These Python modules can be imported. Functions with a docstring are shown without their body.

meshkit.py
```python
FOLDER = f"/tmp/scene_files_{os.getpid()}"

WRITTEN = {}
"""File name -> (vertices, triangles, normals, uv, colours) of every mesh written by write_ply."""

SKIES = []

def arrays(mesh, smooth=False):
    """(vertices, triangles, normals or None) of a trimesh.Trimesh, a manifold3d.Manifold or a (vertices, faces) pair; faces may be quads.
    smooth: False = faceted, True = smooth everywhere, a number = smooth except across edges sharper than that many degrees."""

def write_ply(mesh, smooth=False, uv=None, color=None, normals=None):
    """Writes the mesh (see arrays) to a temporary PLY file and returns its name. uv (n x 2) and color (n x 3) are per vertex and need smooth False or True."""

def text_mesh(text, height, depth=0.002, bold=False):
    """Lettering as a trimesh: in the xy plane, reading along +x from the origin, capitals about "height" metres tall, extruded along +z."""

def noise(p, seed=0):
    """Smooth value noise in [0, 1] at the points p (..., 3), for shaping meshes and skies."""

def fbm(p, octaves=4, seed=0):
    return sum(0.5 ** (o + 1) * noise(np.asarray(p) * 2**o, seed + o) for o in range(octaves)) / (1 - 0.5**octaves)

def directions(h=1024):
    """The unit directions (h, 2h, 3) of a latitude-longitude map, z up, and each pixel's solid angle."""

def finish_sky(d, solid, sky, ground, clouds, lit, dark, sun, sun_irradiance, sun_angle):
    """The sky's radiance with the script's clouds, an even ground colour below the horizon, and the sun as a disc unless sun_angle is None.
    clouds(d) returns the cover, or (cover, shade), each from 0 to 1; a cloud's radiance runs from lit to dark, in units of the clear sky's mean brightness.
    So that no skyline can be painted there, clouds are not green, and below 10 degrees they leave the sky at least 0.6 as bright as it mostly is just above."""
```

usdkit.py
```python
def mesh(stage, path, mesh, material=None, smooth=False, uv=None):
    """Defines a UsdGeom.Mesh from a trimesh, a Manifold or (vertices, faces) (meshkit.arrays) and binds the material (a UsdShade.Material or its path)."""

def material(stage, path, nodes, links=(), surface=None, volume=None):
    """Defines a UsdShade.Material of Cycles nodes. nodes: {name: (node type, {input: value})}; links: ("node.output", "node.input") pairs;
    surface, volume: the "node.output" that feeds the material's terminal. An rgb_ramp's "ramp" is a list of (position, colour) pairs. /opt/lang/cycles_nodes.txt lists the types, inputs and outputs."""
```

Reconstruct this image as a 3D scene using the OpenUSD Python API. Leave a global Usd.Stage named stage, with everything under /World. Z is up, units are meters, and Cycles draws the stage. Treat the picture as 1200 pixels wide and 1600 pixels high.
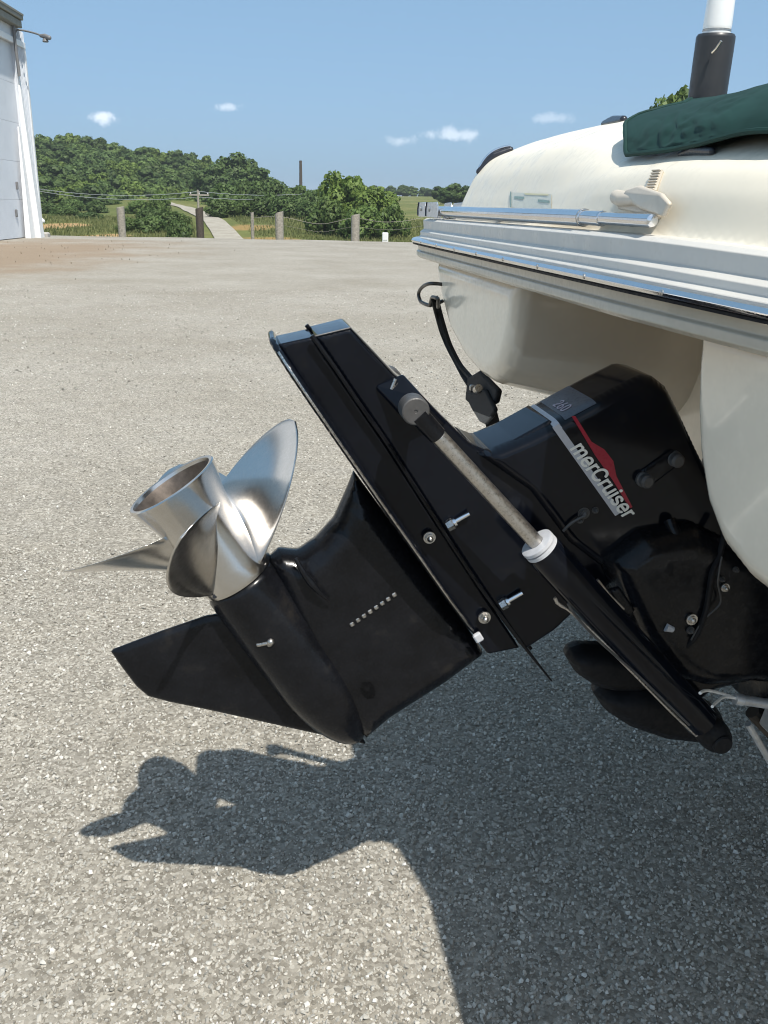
import math, random
import numpy as np, trimesh, shapely
from shapely.geometry import Polygon, LineString
from scipy.spatial import Delaunay
from scipy.interpolate import PchipInterpolator
import manifold3d as m3
import usdkit, meshkit
from pxr import Usd, UsdGeom, UsdLux, UsdShade, Gf, Sdf

stage = Usd.Stage.CreateInMemory()
UsdGeom.SetStageUpAxis(stage, 'Z'); UsdGeom.SetStageMetersPerUnit(stage, 1.0)
UsdGeom.Xform.Define(stage, '/World'); UsdGeom.Scope.Define(stage, '/World/Looks')
rng = np.random.default_rng(7)

# ------------------------------------------------------------------ camera
F_PX, W_PX, H_PX = 1400.0, 1200.0, 1600.0          # lens, in pixels of the 1200 x 1600 photograph
EYE = np.array([0, 0, 1.23])
PITCH, ROLL = math.atan2(478, F_PX), math.radians(1.2)
cp, sp = math.cos(PITCH), math.sin(PITCH)
FWD = np.array([0, cp, -sp]); r0 = np.array([1.0, 0, 0]); u0 = np.array([0, sp, cp])
RIGHT = r0 * math.cos(ROLL) + u0 * math.sin(ROLL); UP = -r0 * math.sin(ROLL) + u0 * math.cos(ROLL)
cam = UsdGeom.Camera.Define(stage, '/World/camera')
cam.CreateHorizontalApertureAttr(24.0); cam.CreateVerticalApertureAttr(32.0)
cam.CreateFocalLengthAttr(24.0 * F_PX / W_PX)
cam.CreateClippingRangeAttr(Gf.Vec2f(0.05, 6000))
EXPOSURE = 0.6
cam.CreateExposureAttr(EXPOSURE)
M4 = np.eye(4); M4[0, :3], M4[1, :3], M4[2, :3], M4[3, :3] = RIGHT, UP, -FWD, EYE
UsdGeom.Xformable(cam).AddTransformOp().Set(Gf.Matrix4d(*M4.ravel().tolist()))

# ------------------------------------------------------------------ sun and sky
SUN_AZ, SUN_EL = math.radians(156.5), math.radians(57.5)
SUN = np.array([math.cos(SUN_EL) * math.sin(SUN_AZ), math.cos(SUN_EL) * math.cos(SUN_AZ), math.sin(SUN_EL)])
sun = UsdLux.DistantLight.Define(stage, '/World/sun')
sun.CreateIntensityAttr(0.93); sun.CreateAngleAttr(0.53); sun.CreateColorAttr(Gf.Vec3f(1.0, 0.95, 0.87))
sun.CreateNormalizeAttr(True)
z_ = SUN; x_ = np.cross([0, 0, 1], z_); x_ /= np.linalg.norm(x_); y_ = np.cross(z_, x_)
Ms = np.eye(4); Ms[0, :3], Ms[1, :3], Ms[2, :3] = x_, y_, z_
UsdGeom.Xformable(sun).AddTransformOp().Set(Gf.Matrix4d(*Ms.ravel().tolist()))


def ray(x, y):
    return FWD + RIGHT * (x - 600) / F_PX - UP * (y - 800) / F_PX


def at_depth(px, py, d):
    r = ray(px, py)
    return EYE + r * (d / r[1])


nodes = {
    'tc': ('texture_coordinate', {}),
    'sky': ('sky_texture', {'sky_type': 'single_scattering', 'sun_disc': False, 'sun_elevation': SUN_EL, 'sun_rotation': SUN_AZ, 'altitude': 200.0, 'air_density': 0.55, 'aerosol_density': 3.0, 'ozone_density': 1.0}),
    'nz': ('noise_texture', {'scale': 55.0, 'detail': 5.0, 'roughness': 0.6}),
    'veil': ('mix', {'mix_type': 'mix', 'fac': .62, 'color2': (1.42, 2.62, 3.75)}),      # even summer haze high in the air
    'bg': ('background_shader', {'strength': 0.13}),
}
links = [('tc.generated', 'nz.vector'), ('sky.color', 'veil.color1')]
prev = 'veil.color'
clouds = [(162, 183, 30, 11, .75), (354, 167, 24, 8, .45), (715, 211, 52, 12, .5), (860, 185, 42, 9, .28), (628, 220, 26, 9, .35)]
for i, (px, py, w, h, a) in enumerate(clouds):
    d0 = ray(px, py); d0 /= np.linalg.norm(d0)
    rt = np.cross(d0, [0, 0, 1]); rt /= np.linalg.norm(rt); up = np.cross(rt, d0)
    n = f'c{i}'
    nodes[n + 'x'] = ('vector_math', {'math_type': 'dot_product', 'vector2': rt * F_PX / w})
    nodes[n + 'y'] = ('vector_math', {'math_type': 'dot_product', 'vector2': up * F_PX / h})
    nodes[n + 'f'] = ('vector_math', {'math_type': 'dot_product', 'vector2': d0})
    nodes[n + 'yo'] = ('math', {'math_type': 'subtract', 'value2': float(up @ d0)})
    nodes[n + 'cb'] = ('combine_xyz', {'z': 0.0})
    nodes[n + 'l'] = ('vector_math', {'math_type': 'length'})
    nodes[n + 'nn'] = ('math', {'math_type': 'multiply_add', 'value2': 2.4, 'value3': -1.2})
    nodes[n + 's'] = ('math', {'math_type': 'subtract'})
    nodes[n + 'r'] = ('map_range', {'range_type': 'smoothstep', 'from_min': 1.0, 'from_max': 0.1, 'to_min': 0.0, 'to_max': a * .8, 'clamp': True})
    nodes[n + 'g'] = ('math', {'math_type': 'greater_than', 'value2': 0.5})
    nodes[n + 'm'] = ('math', {'math_type': 'multiply'})
    nodes[n + 'mx'] = ('mix', {'mix_type': 'mix', 'color2': (7.2, 7.5, 7.9)})
    links += [('tc.generated', n + 'x.vector1'), ('tc.generated', n + 'y.vector1'), ('tc.generated', n + 'f.vector1'),
              (n + 'x.value', n + 'cb.x'), (n + 'y.value', n + 'yo.value1'), (n + 'yo.value', n + 'cb.y'), (n + 'cb.vector', n + 'l.vector1'),
              ('nz.fac', n + 'nn.value1'), (n + 'l.value', n + 's.value1'), (n + 'nn.value', n + 's.value2'), (n + 's.value', n + 'r.value'),
              (n + 'f.value', n + 'g.value1'), (n + 'r.result', n + 'm.value1'), (n + 'g.value', n + 'm.value2'),
              (n + 'm.value', n + 'mx.fac'), (prev, n + 'mx.color1')]
    prev = n + 'mx.color'
links.append((prev, 'bg.color'))
sky_mat = usdkit.material(stage, '/World/Looks/sky', nodes, links, surface='bg.background')
dome = UsdLux.DomeLight.Define(stage, '/World/sky')
UsdShade.MaterialBindingAPI.Apply(dome.GetPrim()).Bind(sky_mat)
dome.GetPrim().SetCustomDataByKey('kind', 'structure')

# ------------------------------------------------------------------ helpers
used = {}
origin = {}


def numbered(parent, name):
    k = f'{parent}/{name}'
    n = used.get(k, 0); used[k] = n + 1
    return k if n == 0 else f'{k}_{n:03d}'


def keys(p, label=None, cat=None, group=None, kind=None):
    for k, v in (('label', label), ('category', cat), ('group', group), ('kind', kind)):
        if v: p.SetCustomDataByKey(k, v)
    return p


def thing(name, label, cat, loc, group=None):
    x = UsdGeom.Xform.Define(stage, numbered('/World', name))
    loc = np.asarray(loc, float)
    x.AddTranslateOp().Set(Gf.Vec3d(*loc.tolist()))
    keys(x.GetPrim(), label, cat, group)
    origin[str(x.GetPath())] = loc
    return str(x.GetPath())


def obj(name, mesh, mat, parent='/World', smooth=35, label=None, cat=None, group=None, kind=None):
    """One Mesh prim; mesh is in world coordinates."""
    v, f, n = meshkit.arrays(mesh, False)
    o = origin.get(parent, np.zeros(3))
    path = numbered(parent, name)
    t = trimesh.Trimesh(v - o, f, process=False)
    if smooth: t.merge_vertices()
    m = usdkit.mesh(stage, path, t, MAT[mat], smooth=smooth)
    origin[path] = o
    keys(m.GetPrim(), label, cat, group, kind)
    return path


def tone(m, values):
    """A random tone per stone or leaf, read by its material."""
    UsdGeom.PrimvarsAPI(m).CreatePrimvar('tone', Sdf.ValueTypeNames.FloatArray, 'vertex').Set([float(x) for x in values])


cat_ = trimesh.util.concatenate


def box(c, s, R=None):
    b = trimesh.creation.box(s)
    T = np.eye(4); T[:3, 3] = c
    if R is not None: T[:3, :3] = R
    return b.apply_transform(T)


def rbox(c, s, r, R=None):
    """Box with chamfered edges."""
    s = np.asarray(s, float) / 2
    pts = []
    for sx in (-1, 1):
        for sy in (-1, 1):
            for sz in (-1, 1):
                for k in range(3):
                    q = np.array([sx, sy, sz]) * s; q -= np.array([sx, sy, sz]) * r * (np.arange(3) != k)
                    pts.append(q)
    h = trimesh.convex.convex_hull(np.array(pts))
    T = np.eye(4); T[:3, 3] = c
    if R is not None: T[:3, :3] = R
    return h.apply_transform(T)


def frame_of(d):
    d = np.asarray(d, float); d = d / np.linalg.norm(d)
    a = np.cross(d, [0, 0, 1.0]) if abs(d[2]) < .9 else np.cross(d, [1.0, 0, 0])
    a /= np.linalg.norm(a)
    return a, np.cross(d, a), d


def tube(pts, r, sides=10, caps=True):
    """Smooth pipe along a polyline; r a number or one per point."""
    p = np.asarray(pts, float); n = len(p)
    r = np.broadcast_to(np.asarray(r, float), (n,))
    t = np.gradient(p, axis=0); t /= np.linalg.norm(t, axis=1, keepdims=True)
    a = frame_of(t[0])[0]; ring = []
    for i in range(n):
        a = a - t[i] * (a @ t[i]); a /= np.linalg.norm(a); b = np.cross(t[i], a)
        g = np.arange(sides) * 2 * np.pi / sides
        ring.append(p[i] + r[i] * (np.cos(g)[:, None] * a + np.sin(g)[:, None] * b))
    v = np.vstack(ring); f = []
    for i in range(n - 1):
        for j in range(sides):
            k = (j + 1) % sides
            f += [[i * sides + j, i * sides + k, (i + 1) * sides + k], [i * sides + j, (i + 1) * sides + k, (i + 1) * sides + j]]
    if caps:
        v = np.vstack([v, p[:1], p[-1:]]); c0, c1 = n * sides, n * sides + 1
        for j in range(sides):
            k = (j + 1) % sides
            f += [[c0, k, j], [c1, (n - 1) * sides + j, (n - 1) * sides + k]]
    return trimesh.Trimesh(v, f, process=False)


def spline(pts, n=24):
    p = np.asarray(pts, float)
    t = np.r_[0, np.cumsum(np.linalg.norm(np.diff(p, axis=0), axis=1))]
    return np.stack([PchipInterpolator(t, p[:, k])(np.linspace(0, t[-1], n)) for k in range(p.shape[1])], 1)


def lathe(p0, p1, prof, sides=40):
    """Revolve prof [(t, r)...] about the axis p0 -> p1 (t in metres from p0)."""
    p0 = np.asarray(p0, float); a, b, d = frame_of(np.asarray(p1) - p0)
    prof = np.asarray(prof, float); n = len(prof)
    g = np.arange(sides) * 2 * np.pi / sides
    circ = np.cos(g)[:, None] * a + np.sin(g)[:, None] * b
    v = (p0 + prof[:, None, :1] * d + prof[:, None, 1:] * circ[None]).reshape(-1, 3)
    i, j = np.meshgrid(np.arange(n - 1), np.arange(sides), indexing='ij'); k = (j + 1) % sides
    q = np.stack([i * sides + j, i * sides + k, (i + 1) * sides + k, (i + 1) * sides + j], -1).reshape(-1, 4)
    m = trimesh.Trimesh(v, np.vstack([q[:, [0, 1, 2]], q[:, [0, 2, 3]]]), process=False)
    m.merge_vertices(); m.update_faces(m.nondegenerate_faces())
    return m


def hullof(*pr):
    """Convex hull of spheres (point, radius)."""
    s = trimesh.creation.icosphere(2)
    return trimesh.convex.convex_hull(np.vstack([s.vertices * r + np.asarray(p) for p, r in pr]))


def flat_points(poly, rings, step):
    """Boundary, inner rings and a grid of points of a polygon, triangulated."""
    def samp(geom):
        out = []
        for g in getattr(geom, 'geoms', [geom]):
            if g.is_empty or g.length < step: continue
            for line in [g.exterior, *g.interiors]:
                m = max(8, int(line.length / step))
                out += [line.interpolate(x, normalized=True).coords[0] for x in np.arange(m) / m]
        return out
    b = samp(poly); nb = len(b)
    # keep the corners
    pts = list(b)
    for d in rings: pts += samp(poly.buffer(-d, join_style='mitre'))
    x0, y0, x1, y1 = poly.bounds
    st = step * 1.7
    gx, gy = np.meshgrid(np.arange(x0, x1, st), np.arange(y0, y1, st)); gx[::2] += st / 2
    gp = np.c_[gx.ravel(), gy.ravel()]
    inner = poly.buffer(-max([*rings, step]) - step * .8)
    gp = gp[shapely.contains_xy(inner, gp[:, 0], gp[:, 1])]
    pts = np.vstack([np.array(pts), gp])
    tri = Delaunay(pts).simplices
    c = pts[tri].mean(1)
    tri = tri[shapely.contains_xy(poly, c[:, 0], c[:, 1])]
    e = pts[tri]; ar = np.cross(e[:, 1] - e[:, 0], e[:, 2] - e[:, 0])
    tri[ar < 0] = tri[ar < 0][:, [0, 2, 1]]
    return pts, tri[np.abs(ar) > 1e-12]


def inflate(poly, H, r, edge=.001, step=.006, power=2.0):
    """A plate of outline poly in (u, v) with rounded edges: half thickness H (number or function), edge radius r. Returns (u, v, w)."""
    poly = Polygon(poly) if not isinstance(poly, Polygon) else poly
    poly = poly.buffer(0)
    pts, tri = flat_points(poly, [r * x for x in (.06, .2, .42, .7, 1.0)], step)
    d = shapely.distance(poly.boundary, shapely.points(pts))
    h = H(pts[:, 0], pts[:, 1]) if callable(H) else np.full(len(pts), float(H))
    x = np.clip(1 - d / r, 0, 1)
    w = edge + (h - edge) * (1 - x ** power) ** (1 / power)
    n = len(pts)
    v = np.vstack([np.c_[pts, w], np.c_[pts, -w]])
    f = [tri, tri[:, ::-1] + n]
    es = np.vstack([tri[:, [0, 1]], tri[:, [1, 2]], tri[:, [2, 0]]])
    key = {tuple(x) for x in es}
    be = np.array([x for x in key if (x[1], x[0]) not in key])
    f += [np.c_[be[:, 0], be[:, 0] + n, be[:, 1] + n], np.c_[be[:, 0], be[:, 1] + n, be[:, 1]]]
    m = trimesh.Trimesh(v, np.vstack(f), process=False)
    if m.volume < 0: m.invert()
    return m


def extrude(poly, h):
    m = trimesh.creation.extrude_polygon(Polygon(poly).buffer(0), h, engine='earcut')
    return m


def grid_mesh(P, closed=False, flip=False):
    """P (n, m, 3) -> mesh."""
    n, m = P.shape[:2]
    i, j = np.meshgrid(np.arange(n - 1), np.arange(m - 1), indexing='ij')
    q = np.stack([i * m + j, i * m + j + 1, (i + 1) * m + j + 1, (i + 1) * m + j], -1).reshape(-1, 4)
    if flip: q = q[:, ::-1]
    return trimesh.Trimesh(P.reshape(-1, 3), np.vstack([q[:, [0, 1, 2]], q[:, [0, 2, 3]]]), process=False)


# ------------------------------------------------------------------ materials
MAT = {}


def mat(name, nodes, links=(), surface='p.BSDF', volume=None):
    MAT[name] = usdkit.material(stage, f'/World/Looks/{name}', nodes, list(links), surface=surface, volume=volume)


def paint(name, col, rough=.4, spec=.5, metal=0, coat=0, var=.12, scale=9, rvar=.15, bump=0, bscale=300, extra=None, dust=None):
    """Principled with large and small tone noise, uneven gloss and a fine bump."""
    col = np.asarray(col, float)
    nd = {'g': ('geometry', {}),
          'n': ('noise_texture', {'scale': float(scale), 'detail': 6.0, 'roughness': .62}),
          'r': ('rgb_ramp', {'ramp': [(.25, tuple(col * (1 - var))), (.6 if dust else .75, tuple(np.clip(col * (1 + var), 0, 1)))] + ([(.78, dust)] if dust else [])}),
          'n2': ('noise_texture', {'scale': scale * 4.3, 'detail': 5.0, 'roughness': .7}),
          'rr': ('map_range', {'from_min': .3, 'from_max': .7, 'to_min': max(.02, rough - rvar * rough * 2), 'to_max': min(1, rough + rvar * rough * 2), 'clamp': True}),
          'p': ('principled_bsdf', {'metallic': float(metal), 'specular_ior_level': float(spec), 'coat_weight': float(coat), 'coat_roughness': .06, **(extra or {})})}
    lk = [('g.position', 'n.vector'), ('g.position', 'n2.vector'), ('n.fac', 'r.fac'), ('r.color', 'p.base_color'), ('n2.fac', 'rr.value'), ('rr.result', 'p.roughness')]
    if bump:
        nd['nb'] = ('noise_texture', {'scale': float(bscale), 'detail': 3.0, 'roughness': .6})
        nd['b'] = ('bump', {'strength': float(bump), 'distance': .002})
        lk += [('g.position', 'nb.vector'), ('nb.fac', 'b.height'), ('b.normal', 'p.normal')]
    mat(name, nd, lk)


paint('black_gloss', (.0028, .0036, .006), rough=.10, spec=.22, coat=.04, var=.35, scale=14, rvar=.3, bump=.015, bscale=30, dust=(.009, .009, .0095))
paint('black_satin', (.0045, .0048, .006), rough=.22, spec=.25, coat=.03, var=.5, scale=16, rvar=.35, bump=.03, bscale=120, dust=(.022, .020, .018))
paint('black_rubber', (.007, .007, .008), rough=.62, spec=.25, var=.35, scale=30, bump=.2, bscale=500)
paint('black_pin', (.06, .058, .056), rough=.5, spec=.5, var=.3, scale=60, bump=.1)
paint('steel_prop', (.64, .615, .58), rough=.21, metal=1, var=.03, scale=8, rvar=.06)
paint('steel_worn', (.5, .48, .45), rough=.33, metal=1, var=.25, scale=80, rvar=.3, bump=.1, bscale=250)
paint('steel_soot', (.12, .10, .085), rough=.5, metal=.7, var=.5, scale=60)
paint('steel_dark', (.10, .095, .09), rough=.4, metal=1, var=.4, scale=60)
paint('chrome', (.78, .78, .79), rough=.09, metal=1, var=.06, scale=30, rvar=.5, bump=.02, bscale=60)
paint('rod_steel', (.52, .495, .46), rough=.36, metal=1, var=.12, scale=50, bump=.05)
paint('hinge_steel', (.72, .72, .73), rough=.38, metal=1, var=.05, scale=30)
paint('galvanized', (.55, .55, .54), rough=.5, metal=.6, var=.3, scale=40, bump=.1)
paint('white_plastic', (.46, .47, .49), rough=.42, var=.15, scale=60, bump=.05)
paint('gelcoat', (.765, .66, .515), rough=.2, spec=.5, coat=.5, var=.05, scale=5, rvar=.3)
paint('gelcoat_deck', (.80, .74, .61), rough=.35, spec=.22, coat=.0, var=.035, scale=5, rvar=.25)
paint('gelcoat_white', (.55, .535, .495), rough=.4, spec=.3, coat=.04, var=.05, scale=7, rvar=.3)
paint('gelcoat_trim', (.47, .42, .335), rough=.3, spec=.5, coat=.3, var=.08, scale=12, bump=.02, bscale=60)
paint('cream_plastic', (.55, .49, .40), rough=.4, var=.08, scale=40, bump=.04)
paint('rib_plastic', (.40, .36, .29), rough=.55, var=.1, scale=40)
paint('dark_fitting', (.02, .022, .028), rough=.3, var=.2, scale=30)
paint('decal_silver', (.42, .43, .46), rough=.35, var=.06, scale=60)
paint('decal_white', (.75, .74, .68), rough=.4, var=.08, scale=90)
paint('decal_red', (.30, .006, .025), rough=.35, var=.15, scale=60)
paint('decal_grey', (.075, .08, .095), rough=.35, var=.15, scale=60)
paint('decal_pink', (.42, .36, .42), rough=.4, var=.1, scale=60)
paint('sticker_pale', (.60, .60, .51), rough=.35, var=.04, scale=60)
paint('sticker_green', (.22, .31, .27), rough=.4, var=.1, scale=90)
paint('sticker_yellow', (.62, .58, .36), rough=.4, var=.06, scale=90)
paint('black_webbing', (.011, .011, .012), rough=.75, spec=.3, var=.4, scale=120, bump=.3, bscale=800)
paint('wire_white', (.75, .73, .68), rough=.5, var=.15, scale=90)
paint('pole_black', (.03, .031, .033), rough=.42, var=.2, scale=20, bump=.05)
paint('lens_white', (.78, .79, .77), rough=.25, var=.03, scale=20, coat=.3)
paint('wood_post', (.29, .265, .22), rough=.85, spec=.2, var=.4, scale=14, bump=.4, bscale=40)
paint('wood_dark', (.075, .062, .05), rough=.85, spec=.2, var=.4, scale=14, bump=.4, bscale=40)
paint('bark', (.09, .072, .055), rough=.9, spec=.2, var=.4, scale=8, bump=.5, bscale=20)
paint('metal_wall', (.66, .69, .73), rough=.5, var=.06, scale=1.2, bump=.05, bscale=12)
paint('metal_white', (.77, .77, .76), rough=.45, var=.05, scale=2, bump=.03)
paint('roof_trim', (.20, .19, .155), rough=.6, var=.2, scale=3)
paint('lamp_grey', (.16, .16, .16), rough=.5, var=.2, scale=20)
paint('pad_concrete', (.38, .36, .32), rough=.9, spec=.2, var=.15, scale=2, bump=.3, bscale=30)

# canvas: woven green cloth with wrinkles
mat('canvas', {'g': ('geometry', {}), 'n': ('noise_texture', {'scale': 9.0, 'detail': 6.0, 'roughness': .65}),
               'r': ('rgb_ramp', {'ramp': [(.3, (.0038, .022, .018)), (.72, (.0085, .042, .034))]}),
               'w': ('noise_texture', {'scale': 600.0, 'detail': 2.0}), 'b': ('bump', {'strength': .25, 'distance': .001}),
               'p': ('principled_bsdf', {'roughness': .72, 'specular_ior_level': .3, 'sheen_weight': .04, 'sheen_tint': (.3, .6, .5)})},
    [('g.position', 'n.vector'), ('n.fac', 'r.fac'), ('r.color', 'p.base_color'), ('g.position', 'w.vector'), ('w.fac', 'b.height'), ('b.normal', 'p.normal')])


def leaf_mat(name, dark, light, seed):
    mat(name, {'g': ('geometry', {}), 'tn': ('attribute', {'attribute': 'tone'}), 'o': ('object_info', {}), 'n': ('noise_texture', {'scale': .55 + .07 * seed, 'detail': 2.0}),
               'a': ('mix_float', {'fac': .45}), 'r': ('rgb_ramp', {'ramp': [(.15, dark), (.85, light)]}),
               'hs': ('hsv', {'hue': .5, 'saturation': .95}), 'mv': ('map_range', {'from_min': 0., 'from_max': 1., 'to_min': .78, 'to_max': 1.2}),
               'd': ('principled_bsdf', {'roughness': .55, 'specular_ior_level': .3}), 't': ('translucent_bsdf', {}), 'm': ('mix_closure', {'fac': .38})},
        [('g.position', 'n.vector'), ('tn.fac', 'a.a'), ('n.fac', 'a.b'), ('a.result', 'r.fac'), ('o.random', 'mv.value'), ('mv.result', 'hs.value'), ('r.color', 'hs.color'),
         ('hs.color', 'd.base_color'), ('hs.color', 't.color'), ('d.BSDF', 'm.closure1'), ('t.BSDF', 'm.closure2')], surface='m.closure')


leaf_mat('leaf_deep', (.052, .095, .027), (.14, .212, .057), 0)
leaf_mat('leaf_mid', (.066, .118, .028), (.165, .24, .058), 1)
leaf_mat('leaf_bright', (.08, .138, .022), (.195, .27, .052), 2)
leaf_mat('grass_blade', (.07, .095, .024), (.21, .21, .075), 3)
leaf_mat('dry_weed', (.06, .05, .025), (.20, .16, .085), 4)

# gravel sheet: crushed stone with fines, brown soil drifting in on the left
mat('gravel', {'g': ('geometry', {}), 'v': ('voronoi_texture', {'scale': 130.0, 'randomness': 1.0}), 'v2': ('voronoi_texture', {'scale': 210.0}),
               'n': ('noise_texture', {'scale': .55, 'detail': 7.0, 'roughness': .62}), 'n3': ('noise_texture', {'scale': 6.0, 'detail': 6.0, 'roughness': .7}),
               'n4': ('noise_texture', {'scale': 60.0, 'detail': 6.0, 'roughness': .75}),
               'sc': ('separate_color', {}), 'r': ('rgb_ramp', {'ramp': [(0, (.19, .178, .153)), (.45, (.285, .27, .237)), (.8, (.355, .34, .302)), (1, (.46, .442, .40))]}),
               'rn': ('rgb_ramp', {'ramp': [(.3, (.82, .80, .76)), (.7, (1.08, 1.08, 1.08))]}),
               'rn3': ('rgb_ramp', {'ramp': [(.3, (.90, .90, .90)), (.7, (1.08, 1.07, 1.05))]}),
               'rn4': ('rgb_ramp', {'ramp': [(.3, (.84, .83, .82)), (.7, (1.12, 1.12, 1.12))]}),
               'm1': ('mix', {'mix_type': 'multiply', 'fac': 1.0}), 'm2': ('mix', {'mix_type': 'multiply', 'fac': 1.0}), 'm3': ('mix', {'mix_type': 'multiply', 'fac': 1.0}),
               'off': ('vector_math', {'math_type': 'subtract', 'vector2': (-9.6, 21.0, 0)}), 'scl': ('vector_math', {'math_type': 'multiply', 'vector2': (1 / 4.6, 1 / 11.0, 0)}), 'len': ('vector_math', {'math_type': 'length'}),
               'nd': ('math', {'math_type': 'multiply_add', 'value2': 1.5, 'value3': -.75}), 'sub': ('math', {'math_type': 'add'}),
               'mk': ('map_range', {'range_type': 'smoothstep', 'from_min': 1.15, 'from_max': .35, 'to_min': 0., 'to_max': .8, 'clamp': True}),
               'sx': ('separate_xyz', {}), 'my': ('map_range', {'range_type': 'smoothstep', 'from_min': 2.4, 'from_max': 5.5, 'to_min': .95, 'to_max': 1.0, 'clamp': True}), 'cov': ('mix', {'mix_type': 'multiply', 'fac': 1.0}),
               'dirt': ('mix', {'mix_type': 'mix', 'color2': (.235, .175, .118)}),
               'hb': ('math', {'math_type': 'multiply_add', 'value2': -1.0, 'value3': 1.0}), 'hb2': ('math', {'math_type': 'multiply_add', 'value2': -.5}), 'hb3': ('math', {'math_type': 'multiply_add', 'value2': .55}),
               'b': ('bump', {'strength': .7, 'distance': .004}), 'p': ('principled_bsdf', {'roughness': .9, 'specular_ior_level': .2, 'diffuse_roughness': .4})},
    [('g.position', 'v.vector'), ('g.position', 'v2.vector'), ('g.position', 'n.vector'), ('g.position', 'n3.vector'), ('g.position', 'n4.vector'), ('v.color', 'sc.color'), ('sc.r', 'r.fac'),
     ('n.fac', 'rn.fac'), ('n3.fac', 'rn3.fac'), ('n4.fac', 'rn4.fac'), ('r.color', 'm1.color1'), ('rn.color', 'm1.color2'), ('m1.color', 'm2.color1'), ('rn3.color', 'm2.color2'), ('m2.color', 'm3.color1'), ('rn4.color', 'm3.color2'),
     ('g.position', 'off.vector1'), ('off.vector', 'scl.vector1'), ('scl.vector', 'len.vector1'), ('n.fac', 'nd.value1'), ('len.value', 'sub.value1'), ('nd.value', 'sub.value2'), ('sub.value', 'mk.value'),
     ('mk.result', 'dirt.fac'), ('m3.color', 'dirt.color1'), ('dirt.color', 'cov.color1'), ('g.position', 'sx.vector'), ('sx.y', 'my.value'), ('my.result', 'cov.color2'), ('cov.color', 'p.base_color'),
     ('v.distance', 'hb.value1'), ('v2.distance', 'hb2.value1'), ('hb.value', 'hb2.value3'), ('n4.fac', 'hb3.value1'), ('hb2.value', 'hb3.value3'), ('hb3.value', 'b.height'), ('b.normal', 'p.normal')])
mat('stone', {'g': ('geometry', {}), 'tn': ('attribute', {'attribute': 'tone'}), 'n': ('noise_texture', {'scale': 130.0, 'detail': 5.0, 'roughness': .7}),
              'r': ('rgb_ramp', {'ramp': [(0, (.20, .186, .158)), (.2, (.325, .307, .268)), (.62, (.435, .415, .368)), (.9, (.51, .49, .44)), (1, (.65, .63, .585))]}),
              'rn': ('rgb_ramp', {'ramp': [(.3, (.78, .77, .75)), (.7, (1.12, 1.12, 1.12))]}), 'm': ('mix', {'mix_type': 'multiply', 'fac': 1.0}),
              'b': ('bump', {'strength': .2, 'distance': .001}), 'p': ('principled_bsdf', {'roughness': .85, 'specular_ior_level': .25})},
    [('g.position', 'n.vector'), ('tn.fac', 'r.fac'), ('n.fac', 'rn.fac'), ('r.color', 'm.color1'), ('rn.color', 'm.color2'), ('m.color', 'p.base_color'), ('n.fac', 'b.height'), ('b.normal', 'p.normal')])
mat('road_gravel', {'g': ('geometry', {}), 'n': ('noise_texture', {'scale': 1.4, 'detail': 6.0, 'roughness': .7}), 'r': ('rgb_ramp', {'ramp': [(.3, (.26, .235, .19)), (.7, (.40, .37, .31))]}), 'p': ('principled_bsdf', {'roughness': .95, 'specular_ior_level': .1})},
    [('g.position', 'n.vector'), ('n.fac', 'r.fac'), ('r.color', 'p.base_color')])


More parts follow.
